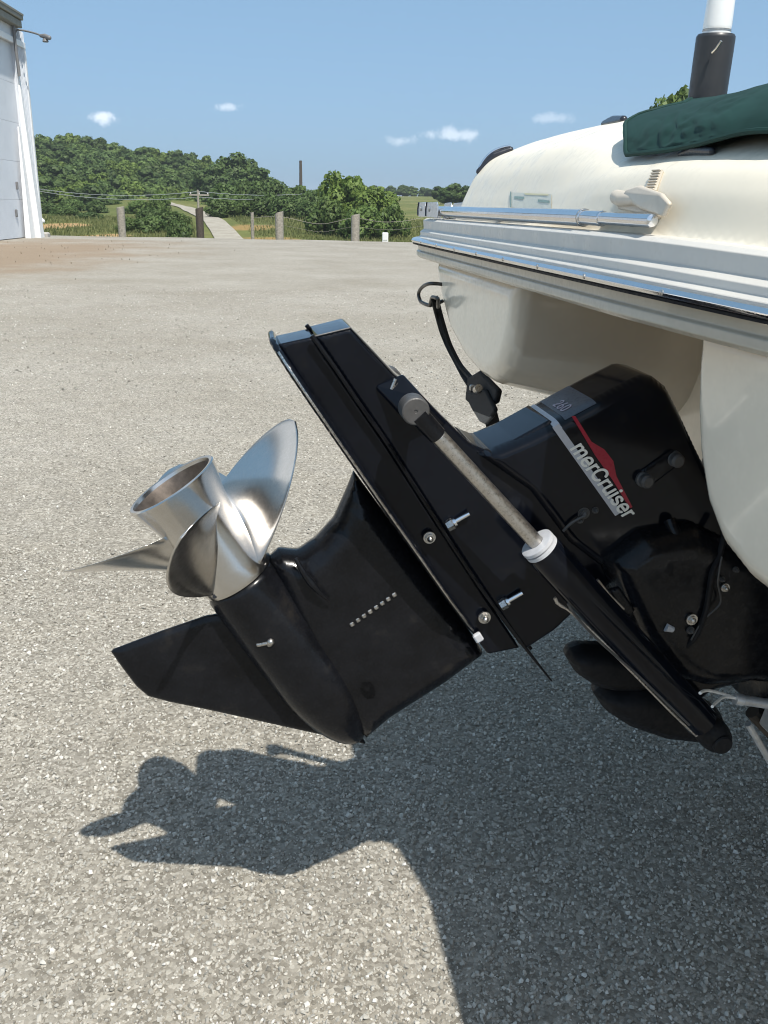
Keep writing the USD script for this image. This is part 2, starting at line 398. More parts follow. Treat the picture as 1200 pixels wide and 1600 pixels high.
def patch(i, x, y, rx, ry):
    nd = {f'o{i}': ('vector_math', {'math_type': 'subtract', 'vector2': (x, y, 0)}), f's{i}': ('vector_math', {'math_type': 'multiply', 'vector2': (1 / rx, 1 / ry, 0)}), f'l{i}': ('vector_math', {'math_type': 'length'}),
          f'a{i}': ('math', {'math_type': 'add'}), f'k{i}': ('map_range', {'range_type': 'smoothstep', 'from_min': 1.0, 'from_max': .55, 'to_min': 0., 'to_max': 1., 'clamp': True})}
    lk = [('g.position', f'o{i}.vector1'), (f'o{i}.vector', f's{i}.vector1'), (f's{i}.vector', f'l{i}.vector1'), (f'l{i}.value', f'a{i}.value1'), ('nd.value', f'a{i}.value2'), (f'a{i}.value', f'k{i}.value')]
    return nd, lk


nd = {'g': ('geometry', {}), 'n': ('noise_texture', {'scale': .05, 'detail': 6.0, 'roughness': .6}), 'n2': ('noise_texture', {'scale': .9, 'detail': 6.0, 'roughness': .7}),
      'r': ('rgb_ramp', {'ramp': [(.3, (.085, .11, .032)), (.5, (.13, .142, .048)), (.7, (.20, .185, .08))]}), 'r2': ('rgb_ramp', {'ramp': [(.3, (.72, .72, .7)), (.7, (1.2, 1.2, 1.15))]}),
      'm': ('mix', {'mix_type': 'multiply', 'fac': 1.0}), 'nd': ('math', {'math_type': 'multiply_add', 'value2': 1.6, 'value3': -.8}), 'p': ('principled_bsdf', {'roughness': .95, 'specular_ior_level': .1})}
lk = [('g.position', 'n.vector'), ('g.position', 'n2.vector'), ('n.fac', 'r.fac'), ('n2.fac', 'r2.fac'), ('r.color', 'm.color1'), ('r2.color', 'm.color2'), ('n2.fac', 'nd.value1')]
prev = 'm.color'
SOIL = [(88, 342, 60, 2.2, 4), (165, 356, 52, 1.8, 2.4), (420, 362, 52, 2.4, 3.5), (390, 352, 62, 2.0, 4.0)]
for i, (px, py, d, rx, ry) in enumerate(SOIL):
    c = at_depth(px, py, d)
    a, b = patch(i, c[0], c[1], rx, ry); nd.update(a); lk += b
    nd[f'x{i}'] = ('mix', {'mix_type': 'mix', 'color2': (.36, .235, .115) if i < 2 else (.26, .18, .07)})
    lk += [(f'k{i}.result', f'x{i}.fac'), (prev, f'x{i}.color1')]; prev = f'x{i}.color'
lk.append((prev, 'p.base_color'))
mat('meadow', nd, lk)

# ------------------------------------------------------------------ terrain
_D = [0, 36, 40, 45, 50, 60, 70, 85, 105, 130, 180, 250, 400, 800, 1500, 3500]
_Z = [-.6, -.6, -.75, -.82, -.76, -.47, -.14, .25, .55, 1.0, 2.3, 3.6, 3.9, 3.0, 0., -4.]
_tz = PchipInterpolator(_D, _Z)


def terrain(x, y):
    x, y = np.asarray(x, float), np.asarray(y, float)
    d = np.clip(y, 0, 3400)
    u = x / np.maximum(d, 30)
    left = np.clip((-u - .07) / .25, 0, 1); left = left * left * (3 - 2 * left)
    hump = np.exp(-((d - 176) / 38) ** 2)
    z = _tz(d) + left * hump * 4.6
    q = np.stack([x * .06, y * .06, 0 * x], -1)
    return z + np.where(d > 42, (meshkit.fbm(q, 3, 3) - .5) * np.clip((d - 42) / 40, 0, 1) * .9, 0)


xs = np.r_[-2500, -1200, -600, -300, np.linspace(-160, 160, 161), 300, 600, 1200, 2500]
ys = np.r_[-1500, -400, -100, 0, 30, np.arange(34, 80, 1.5), np.arange(80, 260, 4), 280, 320, 400, 550, 800, 1200, 2000, 3300]
X, Y = np.meshgrid(xs, ys, indexing='ij')
obj('terrain', grid_mesh(np.stack([X, Y, terrain(X, Y)], -1), flip=True), 'meadow', smooth=True, kind='structure')

# gravel yard, crowned gently and rolling off at its far edge
xs = np.r_[np.linspace(-90, -8, 42), np.linspace(-7.5, 7.5, 61), np.linspace(8, 90, 42)]
ys = np.r_[np.linspace(-60, -1, 12), np.linspace(0, 8, 41), np.linspace(8.6, 30, 36), np.linspace(30.5, 41, 22)]


def yard(x, y):
    q = np.stack([x * .35, y * .35, 0 * x], -1)
    lip = 34.0 + (meshkit.fbm(np.stack([x * .3, 0 * x, 0 * x], -1), 3, 9) - .5) * 1.5
    return (meshkit.fbm(q, 3, 4) - .5) * .03 * np.clip(y / 5, .12, 1) - np.clip(y - lip, 0, None) ** 1.5 * .16


X, Y = np.meshgrid(xs, ys, indexing='ij')
obj('gravel_yard', grid_mesh(np.stack([X, Y, yard(X, Y)], -1), flip=True), 'gravel', smooth=True, kind='structure')

# the gravel lane beyond
lane = []
for px, py, d, w in [(375, 378, 44, 2.4), (362, 372, 50, 2.4), (345, 358, 60, 2.3), (332, 346, 70, 2.3), (308, 334, 86, 2.3), (285, 327, 102, 2.3), (255, 323, 118, 2.3), (215, 321, 135, 2.3)]:
    c = at_depth(px, py, d); lane.append((c[0], c[1], w))
lane = spline([(a, b, c * .68) for a, b, c in lane], 60)
P = []
for i, (x, y, w) in enumerate(lane):
    row = []
    for s in np.linspace(-1, 1, 7):
        xx = x + s * w / 2
        row.append((xx, y, float(terrain(xx, y)) + .10 - .03 * s * s))
    P.append(row)
obj('gravel_lane', grid_mesh(np.array(P)), 'road_gravel', smooth=True, kind='structure')
#@@PART2
# ------------------------------------------------------------------ boat frame: f forward along the keel, l sideways towards the right of the stern, z up
AWAY = np.array([-0.15237, 0.98832, 0]); AWAY /= np.linalg.norm(AWAY)
LAT = -AWAY
BOW = np.array([AWAY[1], -AWAY[0], 0])
HUB = EYE + ray(320, 830) * 1.2
HUB2 = np.array([HUB[0], HUB[1], 0.0])


def B(f, l, z):
    f, l, z = np.broadcast_arrays(np.asarray(f, float), np.asarray(l, float), np.asarray(z, float))
    return HUB2 + f[..., None] * BOW + l[..., None] * LAT + z[..., None] * np.array([0, 0, 1.0])


def on_l(px, py, l=0.0):
    """Point of the upright fore-and-aft plane at l that the photograph shows at this pixel, as (f, z)."""
    r = ray(px, py); t = ((HUB + LAT * l - EYE) @ LAT) / (r @ LAT); q = EYE + r * t
    return np.array([(q - HUB) @ BOW, q[2]])


def on_f(px, py, f):
    r = ray(px, py); t = (f - (EYE - HUB) @ BOW) / (r @ BOW); q = EYE + r * t
    return np.array([(q - HUB) @ LAT, q[2]])


def PL(px, py, l=0.0):
    f, z = on_l(px, py, l); return B(f, l, z)


def PF(px, py, f):
    l, z = on_f(px, py, f); return B(f, l, z)


def fz(pix, l):
    return [tuple(on_l(x, y, l)) for x, y in pix]


def to_world(mesh, l0=0.0):
    """(f, z, l) mesh -> world."""
    v, f, _ = meshkit.arrays(mesh)
    w = B(v[:, 0], v[:, 2] + l0, v[:, 1])
    t = trimesh.Trimesh(w, f, process=False)
    if t.volume < 0: t.invert()
    return t


def lz_to_world(m, f0):
    v, f, _ = meshkit.arrays(m)
    t = trimesh.Trimesh(B(f0 + v[:, 2], v[:, 0], v[:, 1]), f, process=False)
    if t.volume < 0: t.invert()
    return t


def slab(pix, l_map, H, r, l0=0.0, **k):
    """Body of the drive whose side outline is given in pixels, mapped at l_map, half thickness H."""
    return to_world(inflate(fz(pix, l_map), H, r, **k), l0)


# ================================================================== the stern drive
drive = thing('stern_drive', 'glossy black boat sterndrive tilted up behind the hull with polished four blade propeller', 'stern drive', B(.84, 0, 0))
AX0, AX1 = PL(375, 903), PL(268, 757)                                # propeller axis, front to rear
AFT = (AX1 - AX0) / np.linalg.norm(AX1 - AX0)
LEG = np.cross(AFT, LAT); LEG /= np.linalg.norm(LEG)
if LEG[2] < 0: LEG = -LEG

# torpedo with bullet nose
nose = (PL(560, 1158) - AX0) @ -AFT
tr = .0545
prof = [(-.004, .0), (-.004, .044), (-.001, .050), (.006, tr - .001), (.03, tr), (.10, tr + .001), (.17, tr)]
prof += [(.17 + (nose - .17) * math.sin(a), max(0, tr * math.cos(a) ** 1.15)) for a in np.linspace(.1, math.pi / 2, 16)]
torp = lathe(AX0, AX0 - AFT, prof, 56)
leg_pix = [(540, 722), (556, 742), (541, 778), (523, 818), (494, 850), (466, 869), (436, 866), (420, 880), (470, 1010), (556, 1140), (573, 1160), (612, 1127), (700, 1071), (760, 1026), (700, 940), (620, 830)]
lower = obj('gear_housing', slab(leg_pix, .022, .036, .038, edge=.003, step=.005), 'black_satin', drive, smooth=50)
obj('torpedo', torp, 'black_satin', lower, smooth=40)
sk = [(322, 962), (252, 986), (173, 1016), (183, 1031), (197, 1050), (214, 1072), (232, 1087), (262, 1095), (330, 1109), (420, 1129), (520, 1151), (572, 1162), (548, 1120), (440, 990), (400, 950)]
obj('skeg', slab(sk, .0, .0075, .02, edge=.0015, step=.005), 'black_satin', lower, smooth=50)
# rounded shoulder rib of the housing along the torpedo and the water pocket near the nose
obj('housing_rib', tube(spline([PL(462, 872, .040), PL(478, 900, .046), PL(496, 922, .047), PL(516, 940, .044)], 26), np.r_[np.linspace(.003, .0055, 13), np.linspace(.0055, .001, 13)], 10), 'black_satin', lower)
for i in range(8):
    a = np.array([550, 975]) + (np.array([616, 929]) - [550, 975]) * i / 7
    c = PL(a[0], a[1], .036)
    obj('intake_slot', rbox(c + LAT * .0012, (.0062, .0034, .0062), .0012, np.stack([AFT, LAT, LEG], 1)), 'steel_worn' if i % 3 else 'rod_steel', lower)
obj('pivot_pin', cat_([lathe(PL(402, 1008, .05), PL(426, 1003, .056), [(0, 0), (0, .0028), (.018, .0028), (.018, 0)], 12), hullof((PL(423, 1003, .055), .0052), (PL(421, 1006, .05), .005))]), 'steel_worn', lower)
obj('water_pocket', slab([(560, 1062), (582, 1060), (592, 1078), (588, 1094), (570, 1096), (558, 1082)], .035, .006, .004, l0=.030, step=.004), 'black_rubber', lower)

# anti-ventilation plate: flat, wide, with rounded tail corners
pa, pb = PL(425, 539, .085), PL(766, 1029, .085)
plen = np.linalg.norm(pb - pa)
pts = [(0, -.035), (.010, -.055), (.035, -.078), (.08, -.089), (plen * .45, -.092), (plen * .8, -.075), (plen * .93, -.05), (plen, -.012)]
outl = pts + [(u, -w) for u, w in pts[::-1]]
pl = inflate(Polygon(outl), .0042, .004, edge=.0012, step=.012)
v = pl.vertices
pdir = (pb - pa) / plen; pn = np.cross(pdir, LAT); pn *= np.sign(pn[2])
o0 = pa - LAT * .085
shift = LAT * np.interp(v[:, 0], [0, plen], [0, 0])[:, None]
pl = trimesh.Trimesh(o0 + v[:, :1] * pdir + v[:, 1:2] * LAT + v[:, 2:] * pn + shift, pl.faces, process=False)
obj('anti_ventilation_plate', pl, 'black_gloss', drive, smooth=40)
# bright worn lip along the plate's near edge
lip = obj('plate_edge', tube([pa + pdir * u + LAT * (float(np.interp(u, [x for x, _ in pts], [-w for _, w in pts])) - .0845) for u in np.linspace(.015, plen * .985, 40)], .0016, 6), 'steel_worn', drive)

# the two castings above the plate
b1 = [(434, 538), (489, 526), (601, 690), (690, 828), (760, 935), (812, 1012), (762, 1022), (600, 800)]
obj('gear_case_top', slab(b1, .038, .040, .004, edge=.0365, step=.006), 'black_gloss', drive, smooth=40)
b2 = [(492, 525), (548, 511), (580, 546), (616, 584), (662, 622), (735, 693), (768, 706), (860, 655), (930, 740), (990, 860), (960, 905), (889, 962), (866, 984), (822, 1013), (812, 1008), (762, 930), (692, 824), (604, 688)]
housing = obj('drive_shaft_housing', slab(b2, .046, .050, .006, edge=.0445, step=.007), 'black_gloss', drive, smooth=40)
seam = [(487, 524), (520, 570), (562, 632), (603, 690), (640, 748), (690, 826), (740, 902), (800, 985), (862, 1064)]
sp_ = spline([PL(x, y, .050) for x, y in seam], 60)
obj('joint_flange', cat_([tube(sp_, np.r_[.003 * np.ones(50), np.linspace(.003, .0012, 10)], 8), tube(sp_ - LAT * .1, .003, 8)]), 'black_satin', housing)
obj('tail_edge', tube(np.array([PL(x, y, .0485) for x, y in [(490, 526), (548, 512), (581, 547), (615, 584), (640, 604)]]), .0011, 6), 'black_pin', housing)
def stud(px, py, l, r, h, mt, parent, name='bolt', nut=True, toward=None):
    c = PL(px, py, l); d = LAT if toward is None else toward
    a, b, d = frame_of(d)
    ang = np.arange(6) * np.pi / 3
    hexp = [(r * math.cos(t), r * math.sin(t)) for t in ang]
    m = trimesh.creation.extrude_polygon(Polygon(hexp), h * .6, engine='earcut')
    T = np.eye(4); T[:3, 0], T[:3, 1], T[:3, 2], T[:3, 3] = a, b, d, c
    m.apply_transform(T)
    dome_ = lathe(c + d * h * .6, c + d * h * 2, [(0, r * .72), (h * .25, r * .6), (h * .4, r * .3), (h * .45, 0)], 14)
    base = lathe(c - d * .002, c + d, [(0, r * 1.35), (.003, r * 1.35), (.003, r * .9)], 18)
    return obj(name, cat_([m, dome_, base]), mt, parent)


for px, py, r in [(671, 840, .0062), (757, 965, .0066)]:
    stud(px, py, .048, r, .010, 'steel_worn', drive)
for (x0, y0), (x1, y1) in [((703, 820), (733, 802)), ((786, 944), (816, 926))]:
    a, b = PL(x0, y0, .055), PL(x1, y1, .056)
    s = obj('stud', lathe(a, b, [(-.003, 0), (-.003, .0066), (.009, .0066), (.0095, .0034), (np.linalg.norm(b - a), .0034), (np.linalg.norm(b - a) + .001, 0)], 14), 'chrome', drive)
    obj('nut', lathe(a, b, [(-.0045, 0), (-.0045, .0075), (.004, .0082), (.006, .007), (.006, 0)], 6), 'steel_worn', s, smooth=False)
obj('zinc_block', rbox(PL(747, 996, .05), (.014, .008, .012), .002, np.stack([AFT, LAT, LEG], 1)), 'white_plastic', drive)

# top cover and bell housing
CH = .064
cov = [(738, 706), (770, 706), (820, 685), (869, 661), (960, 612), (1008, 588), (1026, 590), (1046, 606), (1066, 645), (1092, 702), (1140, 800), (1152, 900), (1085, 1010), (1000, 962), (950, 895), (890, 850), (830, 770)]
cover = obj('top_cover', slab(cov, CH * .92, CH, .014, edge=.04, step=.008), 'black_gloss', drive, smooth=45)
n_l = CH + .0012


def decal(pix, l, t, name, mt, parent):
    m = to_world(extrude(fz(pix, l), t), l)
    return obj(name, m, mt, parent, smooth=False)


decal([(863, 668), (873, 662), (971, 800), (961, 806)], n_l, .0008, 'stripe', 'decal_silver', cover)
# the stripe carries on across the top face
e0, e1 = PL(868, 665, n_l), PL(834, 637, -CH * .8)
topn = np.cross(PL(960, 612, 0) - PL(820, 685, 0), LAT); topn /= np.linalg.norm(topn); topn *= np.sign(topn[2])
tdir = PL(960, 612, 0) - PL(869, 661, 0); tdir /= np.linalg.norm(tdir)


def top_quad(p, name, mt, w, l0, l1, lift=.0012, parent=None, curve=True):
    """A strip across the cover's rounded top edge at along-position p (pixel on its near edge)."""
    row = []
    f_, z_ = on_l(p[0], p[1], CH * .9)
    for l in np.linspace(l0, l1, 17):
        x = np.clip((abs(l) - .04) / (CH - .04), 0, 1)
        drop = .014 * (1 - math.sqrt(max(0, 1 - x * x)))
        c = B(f_, l, z_) + topn * (lift - drop)
        row.append([c - tdir * w / 2, c + tdir * w / 2])
    P = np.array(row)
    m = cat_([grid_mesh(P), grid_mesh(P - topn * .0005, flip=True)])
    return obj(name, m, mt, parent or cover, smooth=True)


top_quad((868, 661.5), 'stripe', 'decal_silver', .0095, -.058, .0625)
top_quad((907, 641), 'model_decal', 'decal_grey', .046, -.05, .056)
# model number on the top face, reading towards the near side
tm = meshkit.text_mesh('260', .016, .0008)
f_, z_ = on_l(888, 651, CH * .9)
T = np.eye(4); T[:3, 0], T[:3, 1], T[:3, 2], T[:3, 3] = LAT, tdir, topn, B(f_, -.006, z_) + topn * .0016
if np.linalg.det(T[:3, :3]) < 0: T[:3, 1] = tdir
obj('model_number', tm.apply_transform(T), 'decal_pink', cover, smooth=False)
decal([(893, 650), (899, 650), (924, 690), (944, 702), (958, 720), (963, 744), (988, 792), (984, 794), (957, 750), (930, 712)], n_l, .0007, 'red_flash', 'decal_red', cover)
tm = meshkit.text_mesh('merCruiser', 1.0, .05, bold=True)
tm.apply_translation(-tm.bounds[0] * [1, 0, 0])
p0, p1 = PL(890, 701, n_l), PL(975, 811, n_l)
e1 = (p1 - p0); tw = np.linalg.norm(e1); e1 /= tw; e2 = np.cross(LAT, e1)
capx = np.linalg.norm(PL(913, 676, n_l) - PL(893, 691, n_l))
sx = tw / tm.extents[0]
V = tm.vertices
tv = p0 + ((V[:, :1] + .22 * V[:, 1:2]) * sx) * e1 + V[:, 1:2] * capx * e2 + LAT * (.0009 + V[:, 2:] * .016)
obj('lettering', trimesh.Trimesh(tv, tm.faces, process=False), 'decal_white', cover, smooth=False)
for px, py, r in [(1005, 748, .0092), (1052, 716, .0092)]:
    c = PL(px, py, CH)
    obj('hinge_pin', lathe(c - LAT * .002, c + LAT, [(0, r * 1.2), (.006, r * 1.2), (.008, r), (.017, r), (.020, r * .7), (.020, 0)], 20), 'black_pin', cover)
obj('hinge_strap', slab([(1000, 735), (1050, 700), (1064, 722), (1012, 762)], CH, .005, .004, l0=CH, step=.006), 'black_gloss', cover)
for px, py, r in [(912, 802, .0062), (930, 797, .0035), (1010, 975, .0045), (906, 812, .004)]:
    stud(px, py, CH, r, .008, 'black_pin', cover)
obj('shift_cable', tube(spline([PL(880, 830, CH + .004), PL(895, 816, CH + .006), PL(915, 806, CH + .008)], 12), .002, 6), 'black_pin', cover)

# trim cylinders, one each side


def trim(s):
    L0 = .118 if s > 0 else -.092
    near = .118
    def Q(px, py): f, z = on_l(px, py, near); return B(f, L0, z)
    a, e = Q(657, 652), Q(1113, 1146)
    d = e - a; n = np.linalg.norm(d); d /= n
    tc = (Q(842, 852) - a) @ d
    body = obj('trim_cylinder', lathe(a, e, [(tc + .004, 0), (tc + .004, .0225), (tc + .012, .0245), (n * .75, .0245), (n * .955, .0235), (n * .96, .020), (n * .965, 0)], 36), 'black_gloss', drive)
    t0 = (Q(683, 684) - a) @ d
    obj('rod', lathe(a, e, [(t0, 0), (t0, .0098), (t0 + .002, .0102), (tc + .01, .0102), (tc + .01, 0)], 28), 'rod_steel', body)
    obj('rod_end', cat_([lathe(a, e, [(-.004, 0), (-.004, .0125), (t0 - .002, .0115), (t0, .0095), (t0, 0)], 24)]), 'black_satin', body)
    rings = []
    for k in range(2):
        u = tc - .006 + k * .0075
        rings.append(lathe(a, e, [(u, .0105), (u, .0205), (u + .001, .0232), (u + .0055, .0235), (u + .0065, .021), (u + .0065, .0105)], 36))
    obj('collar', cat_(rings), 'white_plastic', body)
    c = Q(648, 641)
    obj('anchor_cap', lathe(c - LAT * .022 * s, c + LAT * s, [(0, 0), (0, .0155), (.003, .0172), (.026, .0172), (.0295, .0165), (.0305, .0150), (.0302, .0025), (.0292, .0018), (.0292, 0)], 40), 'black_pin', body)
    q = Q(1117, 1150)
    obj('pivot_end', cat_([hullof((q - LAT * .004 * s, .0232), (q + d * .004, .0215), (q - d * .012, .023)), lathe(q - LAT * .03 * s, q + LAT * s, [(0, 0), (0, .014), (.054, .014), (.056, .012), (.056, 0)], 24)]), 'black_rubber', body)
    side = np.cross(d, LAT); side *= np.sign(side @ np.array([0, 0, -1.0]))
    pp = [(862, 928), (868, 938), (880, 944), (900, 962), (985, 1046), (1050, 1112), (1082, 1142)]
    obj('hydraulic_line', tube(spline([Q(x, y) + LAT * .012 * s for x, y in pp], 40), .0024, 8), 'steel_worn', body)
    pp = [(880, 934), (890, 950), (1000, 1056), (1068, 1122)]
    obj('hydraulic_line', tube(spline([Q(x, y) + LAT * .018 * s for x, y in pp], 30), .0018, 8), 'black_pin', body)
    # flats milled along the cylinder's back
    obj('body_flat', hullof((Q(915, 905), .004), (Q(1005, 1010), .004), (Q(920, 900) - LAT * .01 * s, .004), (Q(1012, 1006) - LAT * .01 * s, .004)), 'black_gloss', body)
    return body


trim(1); trim(-1)
# bracket on the housing that carries the anchor pin
obj('anchor_bracket', cat_([hullof((PL(594, 606, .05), .005), (PL(628, 592, .05), .005), (PL(652, 622, .07), .007), (PL(636, 648, .07), .007), (PL(690, 660, .045), .006)),
                           hullof((PL(640, 634, .055), .012), (PL(646, 640, .095), .012))]), 'black_gloss', drive)
obj('bracket_bolt', lathe(PL(618, 592, .058), PL(610, 612, .06), [(0, 0), (0, .0024), (.014, .0024), (.014, 0)], 8), 'steel_worn', drive)

# gimbal, bellows and transom plate
gim = obj('gimbal_housing', slab([(948, 880), (1010, 835), (1090, 820), (1150, 850), (1260, 905), (1262, 1080), (1170, 1072), (1100, 1080), (1050, 1066), (1000, 1000)], .09, .105, .03, edge=.05, step=.01), 'black_satin', drive, smooth=45)
obj('gimbal_ring', slab([(1000, 930), (1040, 900), (1120, 960), (1185, 1030), (1178, 1064), (1112, 1080), (1085, 1100), (1040, 1050)], .08, .095, .02, edge=.06, step=.01), 'black_satin', drive, smooth=45)
obj('transom_plate', lz_to_world(inflate(Polygon([(-.19, .50), (.19, .50), (.24, .6), (.24, .82), (.17, .96), (-.17, .96), (-.24, .82), (-.24, .6)]), .02, .012, edge=.004, step=.02), .84), 'black_satin', drive)
obj('exhaust_bellows', slab([(876, 1014), (882, 1003), (898, 997), (935, 998), (985, 1012), (1010, 1050), (985, 1062), (945, 1062), (918, 1056), (890, 1038)], -.02, .034, .02, step=.007), 'black_rubber', drive, smooth=50)
ub = obj('drive_bellows', slab([(919, 1071), (938, 1056), (985, 1047), (1060, 1060), (1110, 1095), (1130, 1142), (1080, 1141), (1020, 1134), (968, 1116), (934, 1094)], -.02, .044, .03, step=.007), 'black_rubber', drive, smooth=50)
obj('hose', tube(spline([PL(1134, 822, .09), PL(1126, 862, .10), PL(1112, 900, .11), PL(1106, 940, .11), PL(1092, 985, .11), PL(1070, 1012, .10)], 40), .0042, 10), 'black_rubber', drive)
obj('hose', tube(spline([PL(1046, 812, .07), PL(1062, 850, .085), PL(1088, 900, .085), PL(1100, 950, .08)], 30), .0085, 12), 'black_satin', drive)
obj('tilt_rod', tube([PL(933, 906, .10), PL(950, 928, .10), PL(974, 952, .10)], .0024, 8), 'steel_worn', drive)
obj('tilt_bracket', slab([(948, 920), (966, 915), (990, 950), (982, 962), (966, 955)], .09, .006, .004, l0=.092, step=.005), 'black_satin', drive)
obj('clamp', lathe(PL(1040, 980, .106), PL(1058, 986, .106), [(0, 0), (0, .006), (.012, .004), (.013, 0)], 10), 'white_plastic', drive)
for px, py, r in [(1081, 968, .006), (1133, 918, .0045), (1128, 905, .003), (1150, 890, .003), (1079, 985, .004)]:
    stud(px, py, .108, r, .007, 'steel_worn' if r > .004 else 'black_pin', drive)
obj('ground_wire', tube(spline([PL(1128, 870, .112), PL(1122, 905, .115), PL(1126, 940, .112), PL(1100, 968, .112), PL(1080, 1000, .11)], 40), .0013, 6), 'black_pin', drive)

# propeller
R_TIP, R_HUB, PITCH_M = .181, .050, .47
HC = (AX0 + AX1) / 2
HL = np.linalg.norm(AX1 - AX0)
hub_prof = [(.001, .0), (.001, .046), (.003, .0515), (.012, .0535), (.03, .0520), (.07, .0495), (.100, .0500), (.120, .0535), (.138, .0585), (HL - .004, .0638), (HL, .0645), (HL + .0016, .0630), (HL + .0010, .0588), (HL - .004, .0578)]
ho = [(t, r) for t, r in hub_prof]
prop = obj('propeller', lathe(AX0, AX1, ho, 72), 'steel_prop', drive, smooth=40)
obj('hub_bore', lathe(AX0, AX1, [(HL - .0035, .0577), (HL - .02, .0535), (HL - .05, .047), (.06, .044), (.06, .0)], 60), 'steel_soot', prop, smooth=40)
obj('propeller_nut', cat_([lathe(AX0, AX1, [(.05, .0), (.05, .018), (.10, .018), (.102, .015), (.102, 0)], 6), lathe(AX0, AX1, [(.04, .030), (.085, .030), (.086, .012)], 30)]), 'steel_dark', prop, smooth=30)
for k in range(3):
    th = 2 * math.pi * k / 3 + .6
    rd = math.cos(th) * LEG + math.sin(th) * LAT
    obj('hub_rib', box(AX0 + AFT * .10 + rd * .036, (.075, .004, .022), np.stack([AFT, np.cross(AFT, rd), rd], 1)), 'steel_dark', prop)


def blade(th0):
    nr, nc = 30, 25
    rho = np.linspace(0, 1, nr) ** .85
    s = np.linspace(-1, 1, nc)
    RR = (R_HUB - .008) + rho * (R_TIP - R_HUB + .008)
    wa = .052 * (1 - rho ** 3.2) ** .6 * (1 - .50 * rho)
    rake = -.021 + .058 * rho + .024 * rho ** 2
    skew = -.12 * rho ** 2
    a = rake[:, None] + s[None] * wa[:, None]
    cup = .010 * np.clip(s, 0, 1)[None] ** 3 * (1 - rho[:, None])
    th = th0 - 2 * math.pi * (s[None] * wa[:, None] + cup) / PITCH_M + skew[:, None]
    C = HC + a[..., None] * AFT + RR[:, None, None] * (np.cos(th)[..., None] * LEG + np.sin(th)[..., None] * LAT)
    du = np.gradient(C, axis=0); dv = np.gradient(C, axis=1)
    n = np.cross(du, dv); n /= np.linalg.norm(n, axis=-1, keepdims=True) + 1e-12
    n[-1] = n[-2]
    th_ = ((.0075 * (1 - rho) ** 1.3 + .0022)[:, None] * (1 - s[None] ** 2) ** .6 + .0008) / 2
    root = np.clip(1 - rho / .10, 0, 1)[:, None] ** 2 * .006
    A_, B_ = C + n * (th_ + root)[..., None], C - n * (th_ + root)[..., None]
    ring = np.concatenate([A_, B_[:, ::-1]], 1)
    m = ring.shape[1]
    ring = np.concatenate([ring, ring[:, :1]], 1)
    g = grid_mesh(ring); g.merge_vertices(); g.update_faces(g.nondegenerate_faces()); trimesh.repair.fix_normals(g)
    return g


for k in range(4):
    obj('blade', blade(math.pi / 2 * k + math.radians(2)), 'steel_prop', prop, smooth=60)
hole = AX0 + AFT * .012 + (.8 * LAT - .6 * LEG) / np.linalg.norm(.8 * LAT - .6 * LEG) * .0536
obj('weep_hole', lathe(hole - (hole - AX0) * .02, hole + LAT * .02, [(0, 0), (0, .003), (.0022, .003), (.0022, 0)], 14), 'dark_fitting', prop)

# ================================================================== the boat
boat = thing('motor_boat', 'cream and white motor boat seen from its stern with notched transom', 'boat', B(2.5, 0, .3))
pod = [(.99, 1.122), (.965, 1.085), (.93, 1.045), (.88, 1.01), (.80, .968), (.66, .934), (.55, .924), (.47, .926), (.415, .94), (.372, .965), (.342, 1.0), (.322, 1.04), (.312, 1.08), (.308, 1.122)]
from shapely.geometry import LinearRing
podp = Polygon(pod).buffer(.012, join_style='round').buffer(-.012, join_style='round')


pods = []
for s in (-1, 1):
    pm = inflate(podp, .20, .024 if s > 0 else .034, edge=.178 if s > 0 else .166, step=.012)
    v = pm.vertices.copy(); v[:, 0] *= s
    # the sponson bottoms deepen towards the hull
    if s > 0:
        v[:, 1] -= .028 * np.clip((1.12 - v[:, 1]) / .17, 0, 1)
        v[:, 0] -= .088 * np.clip((.98 - v[:, 0]) / .4, 0, 1); v[:, 2] = np.where(v[:, 2] < 0, v[:, 2] + .048, v[:, 2])
    dep = np.clip((v[:, 2] + .2) / .4, 0, 1)
    v[:, 1] -= dep * .10 * np.clip((1.05 - v[:, 1]) / .13, 0, 1)
    pods.append(lz_to_world(trimesh.Trimesh(v, pm.faces if s > 0 else pm.faces[:, ::-1], process=False), .70))
sec = [(-1.03, 1.12), (-1.0, 1.02), (-.93, .93), (-.84, .865), (0, .56), (.84, .865), (.93, .93), (1.0, 1.02), (1.03, 1.12)]
hull_main = trimesh.creation.extrude_polygon(Polygon(sec), 4.6, engine='earcut')
roof_n = box((0, 1.118, .24), (.66, .008, .84))
hm = obj('hull', cat_([*pods, lz_to_world(hull_main, .86), lz_to_world(trimesh.creation.extrude_polygon(Polygon([(-.36, 1.105), (.36, 1.105), (.36, 1.121), (-.36, 1.121)]), .30, engine='earcut'), .57)]), 'gelcoat', boat, smooth=40)

# stern outline at rail height: nearly straight across, curving forward at the corners
out = [(3.6, -1.10), (2.0, -1.13), (1.0, -1.18), (.70, -1.195), (.60, -1.194), (.545, -1.187), (.508, -1.170), (.491, -1.135), (.486, -1.07), (.486, -.6), (.486, -.2), (.490, .1), (.506, .24), (.530, .34), (.556, .44), (.582, .55), (.615, .70), (.652, .85), (.695, .96), (.76, 1.04), (.86, 1.07), (1.0, 1.07), (2.0, 1.07), (3.6, 1.07)]
out = spline(np.array(out) - [.012, 0], 420)
tt = np.gradient(out, axis=0); tt /= np.linalg.norm(tt, axis=1, keepdims=True)
nn = np.stack([-tt[:, 1], tt[:, 0]], 1)                                # outward
if nn[210, 0] > 0: nn = -nn


